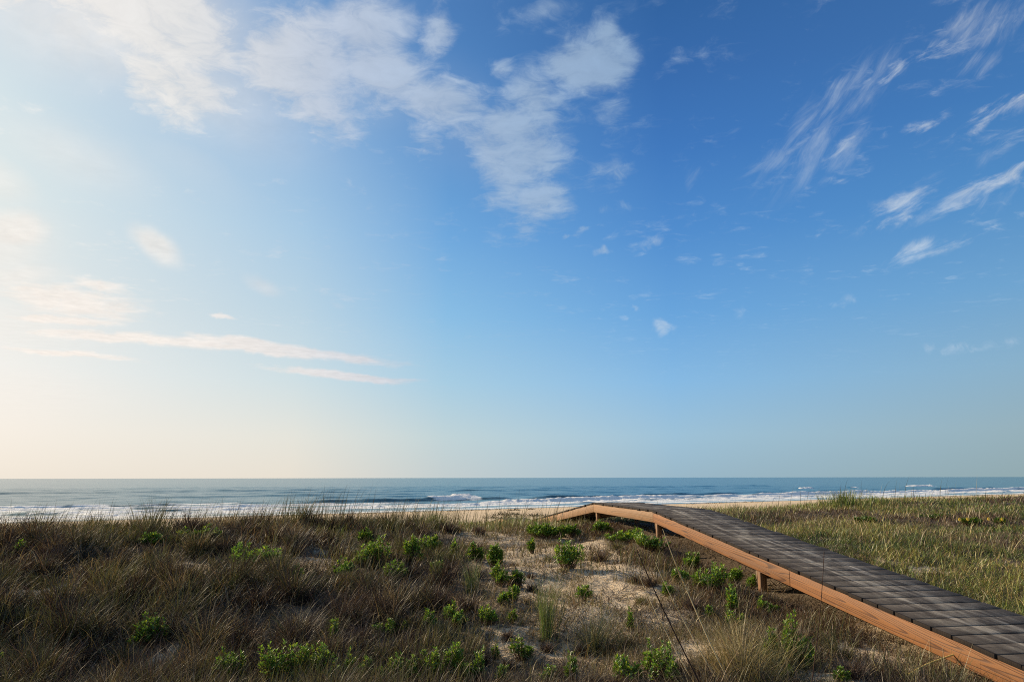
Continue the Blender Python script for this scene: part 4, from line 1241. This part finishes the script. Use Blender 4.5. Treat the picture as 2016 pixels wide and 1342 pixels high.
# ------------------------------------------------------------------ shrubs
def tubes(paths, radii, sides=4):
    """open tubes along polylines; returns verts and quads."""
    V, Q, k = [], [], 0
    for P, R in zip(paths, radii):
        P = np.asarray(P, float)
        n = len(P)
        Tn = np.gradient(P, axis=0)
        Tn /= np.linalg.norm(Tn, axis=1)[:, None] + 1e-9
        ref = np.array([0.31, 0.95, 0.05])
        B = np.cross(Tn, ref)
        B /= np.linalg.norm(B, axis=1)[:, None] + 1e-9
        C = np.cross(Tn, B)
        an = np.arange(sides) / sides * 2 * math.pi
        ring = P[:, None, :] + np.asarray(R)[:, None, None] * (np.cos(an)[None, :, None] * B[:, None, :] + np.sin(an)[None, :, None] * C[:, None, :])
        V.append(ring.reshape(-1, 3))
        i = np.arange(n * sides).reshape(n, sides)
        j = np.roll(i, -1, 1)
        Q.append(np.stack([i[:-1], j[:-1], j[1:], i[1:]], -1).reshape(-1, 4) + k)
        k += n * sides
    return np.concatenate(V), np.concatenate(Q)


def leaf_mesh(pos, dirv, up, length, width, col):
    """leaves folded along the midrib: six points each, four faces."""
    N = len(pos)
    sd_v = np.cross(dirv, up)
    sd_v /= np.linalg.norm(sd_v, axis=1)[:, None] + 1e-9
    nn = np.cross(sd_v, dirv)
    L, Wd = length[:, None], width[:, None]
    b = pos
    m1 = pos + dirv * L * 0.42 - nn * Wd * 0.10
    t = pos + dirv * L - nn * L * 0.06
    l1 = pos + dirv * L * 0.50 + sd_v * Wd * 0.5 + nn * Wd * 0.16
    r1 = pos + dirv * L * 0.50 - sd_v * Wd * 0.5 + nn * Wd * 0.16
    V = np.stack([b, m1, t, l1, r1], 1).reshape(-1, 3)
    k = (np.arange(N) * 5)[:, None]
    Tt = np.concatenate([k + np.array([[0, 1, 3]]), k + np.array([[1, 2, 3]]), k + np.array([[0, 4, 1]]), k + np.array([[1, 4, 2]])], 0)
    C = np.repeat(col[:, None, :], 5, 1).reshape(-1, 3)
    return V, Tt, C




def dune_shrub(x, y, wd, hh, tone, label):
    z = float(ground_z(np.array([x]), np.array([y]))[0])
    if y < 7.4:
        hh *= 1.35
    root = tag(empty('dune_shrub', (x, y, z - 0.01)), label, 'shrub', 'green shrubs on the dune')
    r_ = math.hypot(x, y)
    hh = max(hh, 0.14)
    wd = max(wd, 0.12)
    ns = int(np.clip(24 + 420 * wd * hh, 20, 150))
    paths, radii, lp, ld, lt = [], [], [], [], []
    lob = rng.uniform(0, 6.28, 3)
    nlob = int(np.clip(round(wd * 7), 2, 6))
    lx, ly, lh = rng.uniform(-0.62, 0.62, nlob), rng.uniform(-0.6, 0.6, nlob), rng.uniform(0.55, 1.05, nlob)
    lh[0] = 1.0
    depth = rng.uniform(0.65, 0.95)
    for i in range(ns):
        th = rng.uniform(0, 2 * math.pi)
        rad = math.sqrt(rng.uniform(0.0, 1)) * (0.80 + 0.22 * math.sin(2 * th + lob[0]) + 0.14 * math.sin(3 * th + lob[1]))
        kk = i % nlob
        ex, ey = 0.5 * wd * (lx[kk] + 0.60 * rad * math.cos(th)), 0.5 * wd * depth * (ly[kk] + 0.60 * rad * math.sin(th))
        top = hh * lh[kk] * (1.0 - 0.55 * rad ** 2.2) * rng.uniform(0.70, 1.08) * (0.86 + 0.2 * math.sin(3 * th + lob[2]))
        b0 = np.array([ex * 0.3, ey * 0.3, 0.0])
        p2 = np.array([ex, ey, top])
        p1 = np.array([ex * 0.85 + 0.05 * wd * lx[kk], ey * 0.85, top * 0.45])
        q_ = np.linspace(0, 1, 6)[:, None]
        path = (1 - q_) ** 2 * b0 + 2 * q_ * (1 - q_) * p1 + q_ ** 2 * p2
        paths.append(path)
        radii.append(np.linspace(0.0035, 0.0016, 6) * max(1, r_ / 9))
        nl = int(rng.integers(9, 17))
        f = rng.uniform(0.40, 1.0, nl) ** 0.75
        f[:4] = rng.uniform(0.9, 1.0, 4)
        pts = np.stack([np.interp(f, np.linspace(0, 1, 6), path[:, j]) for j in range(3)], -1)
        ph = rng.uniform(0, 2 * math.pi, nl)
        upw = np.interp(f, [0.4, 1.0], [0.25, 1.3]) + rng.normal(0, .2, nl)
        dv = np.stack([np.cos(ph) + 0.5 * ex / (0.5 * wd), np.sin(ph) + 0.5 * ey / (0.5 * wd), upw], -1)
        dv /= np.linalg.norm(dv, axis=1)[:, None]
        lp.append(pts)
        ld.append(dv)
        lt.append(f + rng.normal(0, .1, nl))
    lp, ld, lt = np.concatenate(lp), np.concatenate(ld), np.concatenate(lt)
    n = len(lp)
    sc = np.clip(r_ / 9.5, 0.85, 1.9)
    length = rng.uniform(0.030, 0.052, n) * sc
    width = length * rng.uniform(0.30, 0.42, n)
    upv = np.tile(np.array([[0.05, 0.02, 1.0]]), (n, 1)) + rng.normal(0, .25, (n, 3))
    hh, wd = hh * 1.0, wd * 1.5
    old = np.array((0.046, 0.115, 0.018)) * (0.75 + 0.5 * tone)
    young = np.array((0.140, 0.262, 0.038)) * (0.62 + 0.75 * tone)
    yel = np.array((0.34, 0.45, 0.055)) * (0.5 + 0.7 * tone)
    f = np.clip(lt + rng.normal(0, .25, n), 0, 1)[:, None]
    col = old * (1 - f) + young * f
    yy = rng.uniform(0, 1, n) < 0.10 + 0.18 * tone
    col[yy] = yel * rng.uniform(.8, 1.1, (yy.sum(), 1))
    dead = rng.uniform(0, 1, n) < 0.03
    col[dead] = np.array((0.20, 0.13, 0.06))
    col = col * rng.lognormal(0, 0.18, (n, 1))
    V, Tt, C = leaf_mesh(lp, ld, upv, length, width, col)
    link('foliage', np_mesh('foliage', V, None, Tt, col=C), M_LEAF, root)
    V, Q = tubes(paths, radii)
    link('stem', np_mesh('stem', V, Q, col=np.tile((0.12, 0.075, 0.045), (len(V), 1))), M_STEM, root)
    if 'yellow flower' in label:
        for k in range(3 if 'flowers' in label else 1):
            V = []
            cx, cy, cz = rng.uniform(-.4, .4) * wd, -0.3 * wd * depth, hh * rng.uniform(0.85, 1.05)
            P_, T_ = [], []
            for j in range(9):
                an = j / 9 * 2 * math.pi
                P_ += [(cx, cy, cz), (cx + .035 * math.cos(an - .3), cy - .015 + .02 * math.sin(an - .3), cz + .035 * math.sin(an - .3)), (cx + .042 * math.cos(an), cy - .02, cz + .042 * math.sin(an)), (cx + .035 * math.cos(an + .3), cy - .015, cz + .035 * math.sin(an + .3))]
                T_ += [(4 * j, 4 * j + 1, 4 * j + 2), (4 * j, 4 * j + 2, 4 * j + 3)]
            link('flower', np_mesh('flower', P_, None, T_, col=np.tile((0.80, 0.62, 0.12), (len(P_), 1))), M_LEAF, root)
    return root


for row in SHRUBS:
    dune_shrub(*row)

# ------------------------------------------------------------------ tussocks one can tell apart
TUSSOCKS = [  # x, y, blades, height, spread, heading, lean, curl, palette, label
    (0.36, 8.16, 150, 0.66, 0.10, 0.0, 0.10, 0.35, 'green', "tall upright green grass tussock on the sandy slope"),
    (0.79, 7.90, 230, 0.50, 0.16, 0.6, 0.42, 0.75, 'olive', "broad arching olive grass tussock beside the tall green one"),
    (-0.51, 9.86, 90, 0.40, 0.09, 0.2, 0.16, 0.30, 'green', "small upright green grass tussock among shrubs near the open sand"),
    (-0.99, 10.22, 80, 0.42, 0.08, 0.1, 0.12, 0.35, 'olive', "slim upright olive grass tussock in front of the large leafy shrub"),
    (1.90, 6.62, 620, 0.60, 0.34, -0.75, 0.40, 1.0, 'tan', "big tan grass tussock leaning over in the foreground with pale seed stalks"),
    (2.28, 6.85, 330, 0.46, 0.26, -0.5, 0.45, 1.1, 'olive', "olive grass tussock growing into the big tan one"),
    (3.00, 7.34, 150, 0.36, 0.12, -0.9, 0.45, 0.7, 'olive', "grey olive grass tussock on bare sand under the walkway side"),
    (2.18, 7.92, 26, 0.46, 0.03, 1.3, 0.75, 0.6, 'olive', "sparse fan of olive blades bending towards the walkway"),
    (-2.97, 10.02, 90, 0.62, 0.12, 0.9, 0.20, 0.5, 'olive', "tall thin grass tussock beside the broad bright shrub"),
    (-4.76, 9.30, 110, 0.62, 0.14, 1.0, 0.45, 0.4, 'olive', "slanting olive grass tussock on the dark dune"),
    (11.08, 25.78, 420, 0.60, 0.85, 0.3, 0.15, 0.45, 'fresh', "tall light green grass clump standing on the meadow crest"),
    (12.6, 27.0, 260, 0.34, 0.7, 0.3, 0.15, 0.45, 'fresh', "lower light green grass clump next to the tall one on the meadow crest"),
    (-4.49, 16.7, 190, 0.62, 0.32, 1.0, 0.18, 0.45, 'olive', "tall dark seaward grass clump on the hummock of the dune crest"),
    (-6.17, 13.38, 150, 0.66, 0.30, 1.0, 0.20, 0.45, 'olive', "tall wispy grass clump on the crest behind the low spreading shrub"),
    (-1.93, 18.4, 240, 0.50, 0.42, 0.6, 0.20, 0.5, 'fresh', "yellow green grass clump on the crest against the beach sand"),
]
PAL = {'green': [(0.13, 0.185, 0.05), (0.17, 0.215, 0.06), (0.21, 0.22, 0.085)], 'olive': OLIVE + [(0.20, 0.175, 0.08)], 'tan': [(0.46, 0.35, 0.17), (0.36, 0.27, 0.13), (0.30, 0.26, 0.10), (0.42, 0.34, 0.19), (0.24, 0.21, 0.08)], 'fresh': FRESH + [(0.22, 0.21, 0.075)]}


def tussock(x, y, n, h, spread, heading, lean, curl, pal, label):
    rr_ = np.clip(np.abs(rng.normal(0, 1, n)), 0, 1.5) * spread * 0.6
    th = rng.uniform(0, 2 * math.pi, n)
    bx_, by_ = x + rr_ * np.cos(th), y + rr_ * np.sin(th)
    base = np.stack([bx_, by_, ground_z(bx_, by_) - 0.01], -1)
    out = np.arctan2(np.cos(th), np.sin(th))
    head = np.where(rng.uniform(0, 1, n) < 0.55, out + rng.normal(0, .5, n), heading * 1.2 + rng.normal(0, .7, n))
    r_ = math.hypot(x, y)
    col = pick(PAL[pal], n)
    V, Q, C = blade_mesh(base, h * rng.uniform(0.55, 1.12, n), np.full(n, max(0.0035, 0.0006 * r_)) * rng.uniform(.7, 1.3, n), head, np.abs(rng.normal(lean, lean * 0.6, n)), rng.gamma(3, curl / 3, n), col, col * 1.2 + 0.01, 7, rng.normal(0, .1, n))
    z = float(ground_z(np.array([x]), np.array([y]))[0])
    V = V - np.array([x, y, z])
    o = link('grass_tussock', np_mesh('grass_tussock', V, Q, col=C), M_GRASS)
    o.location = (x, y, z)
    tag(o, label, 'grass tussock', 'grass tussocks on the dune')


for row in TUSSOCKS:
    tussock(*row)


# ------------------------------------------------------------------ single stalks
def stalk(name, label, cat, foot, tip, r0, r1, col, head=None, bow=0.03, leaf=0):
    """a thin stem from foot to tip; head = (start, end, radius, colour) of its seed head along the stem."""
    f, t_ = np.array(foot, float), np.array(tip, float)
    root = tag(empty(name, tuple(f)), label, cat)
    q_ = np.linspace(0, 1, 14)[:, None]
    side = np.cross(t_ - f, (0.2, 1.0, 0.1))
    side /= np.linalg.norm(side)
    P = f + (t_ - f) * q_ + side * np.sin(q_ * math.pi) * bow + side * np.sin(q_ * 9.0) * bow * 0.12
    V, Q = tubes([P - f], [np.linspace(r0, r1, 14)], 6)
    link('stem', np_mesh('stem', V, Q, col=np.tile(col, (len(V), 1)), smooth=True), M_STEM, root)
    if head:
        a_, b_, hr, hc = head
        n = 130
        u = rng.uniform(a_, b_, n)
        pos = np.stack([np.interp(u, q_[:, 0], P[:, j]) for j in range(3)], -1) - f
        ax = (t_ - f) / np.linalg.norm(t_ - f)
        dv = ax * 1.0 + rng.normal(0, .14, (n, 3))
        dv /= np.linalg.norm(dv, axis=1)[:, None]
        taper = np.interp(u, [a_, (a_ + b_) / 2, b_], [0.7, 1.1, 0.5])
        V, Tt, C = leaf_mesh(pos, dv, rng.normal(0, 1, (n, 3)), hr * 3.2 * taper, hr * 1.1 * taper, pick([hc], n))
        link('seed_head', np_mesh('seed_head', V, None, Tt, col=C), M_LEAF, root)
    return root


stalk("dry_stalk", "thick dark dead stalk tilting across the sandy slope, nearest of all", "plant stalk", (1.422, 4.4, 2.626), (0.75, 4.7, 4.064), 0.0058, 0.0024, (0.040, 0.026, 0.022), (0.62, 0.93, 0.007, (0.055, 0.038, 0.03)), 0.025)
stalk("sea_oat_stalk", "long pale sea oat stalk leaning from the tan tussock, tallest of the three", "plant stalk", (1.763, 6.35, 2.809), (1.273, 6.6, 4.075), 0.0062, 0.0022, (0.58, 0.45, 0.25), (0.6, 0.82, 0.01, (0.46, 0.37, 0.22)), 0.03)
stalk("sea_oat_stalk", "middle pale stalk leaning from the tan tussock", "plant stalk", (1.693, 6.35, 2.811), (1.2, 6.6, 3.805), 0.0054, 0.0022, (0.58, 0.45, 0.25), (0.55, 0.75, 0.008, (0.42, 0.34, 0.2)), 0.03)
stalk("sea_oat_stalk", "lowest pale stalk leaning from the tan tussock towards the dark one", "plant stalk", (1.503, 6.35, 2.804), (1.06, 6.6, 3.703), 0.005, 0.0022, (0.58, 0.45, 0.25), (0.45, 0.7, 0.006, (0.42, 0.33, 0.2)), 0.03)
stalk("dry_stalk", "thin dark upright stalk crossing in front of the boardwalk deck", "plant stalk", (1.359, 4.2, 2.646), (1.708, 4.3, 4.1), 0.0036, 0.0016, (0.060, 0.038, 0.030), None, -0.03)
stalk("dry_stalk", "bright yellow dead stem lying on the ground below the side board", "plant stalk", (3.31, 6.74, 2.874), (4.045, 7.0, 3.02), 0.010, 0.006, (0.62, 0.44, 0.15), None, 0.03)

# ------------------------------------------------------------------ small things on the beach and in the surf
def seaweed(x, y, wd, dp, n, label):
    th = rng.uniform(0, 6.28, n)
    rr_ = np.sqrt(rng.uniform(0, 1, n))
    px_, py_ = x + rr_ * np.cos(th) * wd / 2, y + rr_ * np.sin(th) * dp / 2
    base = np.stack([px_, py_, ground_z(px_, py_) + rng.uniform(0, .10, n) * (1 - rr_)], -1)
    col = pick([(0.05, 0.045, 0.03), (0.08, 0.07, 0.04), (0.035, 0.04, 0.025), (0.12, 0.10, 0.06)], n)
    V, Q, C = blade_mesh(base, rng.uniform(.2, .6, n), rng.uniform(.03, .08, n), rng.uniform(0, 6.28, n), rng.uniform(.7, 1.4, n), rng.uniform(0, .9, n), col, col, 4, rng.normal(0, .5, n))
    z = float(ground_z(np.array([x]), np.array([y]))[0])
    o = link('seaweed_clump', np_mesh('seaweed_clump', V - np.array([x, y, z]), Q, col=C), M_GRASS)
    o.location = (x, y, z)
    tag(o, label, 'seaweed', 'dark seaweed clumps on the beach')


seaweed(-1.4, 51.7, 1.1, 2.2, 60, "small seaweed clump farthest from the boardwalk on the pale beach")
seaweed(-0.35, 59.0, 2.4, 3.0, 130, "long seaweed patch lying behind the others on the pale beach")
seaweed(0.75, 53.6, 3.4, 3.2, 200, "widest dark seaweed patch on the beach beside the sloping walkway end")
seaweed(0.2, 80.0, 1.6, 2.0, 60, "thin seaweed scrap near the wet sand")
seaweed(2.1, 88.0, 0.9, 0.9, 50, "small dark seaweed heap at the edge of the wet sand")



def tide_line():
    st = Strips()
    n = 2600
    t = rng.uniform(20, 190, n)
    s = 9.5 + 5 * (fbm(t, t * 0, 0.05, 3, 301) - .5) + rng.normal(0, .35, n)
    ok = rng.uniform(0, 1, n) < sstep(.42, .6, fbm(t, t * 0, .12, 3, 302))
    t, s = t[ok], s[ok]
    c0 = SH0 @ T
    x = SH0[0] + INL[0] * s + T[0] * (t - c0)
    y = SH0[1] + INL[1] * s + T[1] * (t - c0)
    n = len(x)
    col = pick([(0.09, 0.07, 0.045), (0.06, 0.05, 0.035), (0.14, 0.11, 0.07)], n)
    st.add(*blade_mesh(np.stack([x, y, ground_z(x, y) + .02], -1), rng.uniform(.15, .5, n), rng.uniform(.04, .1, n), rng.uniform(0, 6.28, n), rng.uniform(1., 1.5, n), rng.normal(0, .3, n), col, col, 3))
    stuff('tide_wrack', st, M_GRASS)


tide_line()


def rock(x, y, z, sx, sy, sz, seed, label):
    bm = bmesh.new()
    bmesh.ops.create_icosphere(bm, subdivisions=4, radius=1.0)
    vv = np.array([v.co[:] for v in bm.verts])
    f = 0.75 + 0.5 * fbm(vv[:, 0] + vv[:, 2] * .7 + 9, vv[:, 1] - vv[:, 2] * .6 + 9, 1.3, 4, seed)
    for v, k in zip(bm.verts, f):
        v.co = Vector((v.co.x * k * sx, v.co.y * k * sy, v.co.z * k * sz))
    me = bpy.data.meshes.new('rock')
    bm.to_mesh(me)
    bm.free()
    o = link('rock', me, M_ROCK)
    o.location = (x, y, z)
    o.rotation_euler = (0.1, 0.3, 0.6)
    tag(o, label, 'rock')


M_ROCK, _gr = new_mat('wet_dark_rock')
_p = _gr.n('ShaderNodeTexCoord').outputs['Object']
_n = _gr.noise(_p, 4.0, 5, 0.6)
out_surface(_gr, principled(_gr, _gr.mix(_n, (0.018, 0.017, 0.018), (0.055, 0.05, 0.045)), 0.4, bump(_gr, _n, 0.7, 0.05)))
rock(-69.4, 119.6, 0.15, 0.34, 0.3, 0.30, 1, "pointed dark rock sticking out of the white surf")
rock(-73.3, 112.4, 0.05, 1.0, 0.35, 0.17, 2, "long low dark rock awash at the near end of the surf")
rock(-60.2, 113.6, 0.06, 0.26, 0.2, 0.14, 3, "tiny dark rock almost covered by the foam")
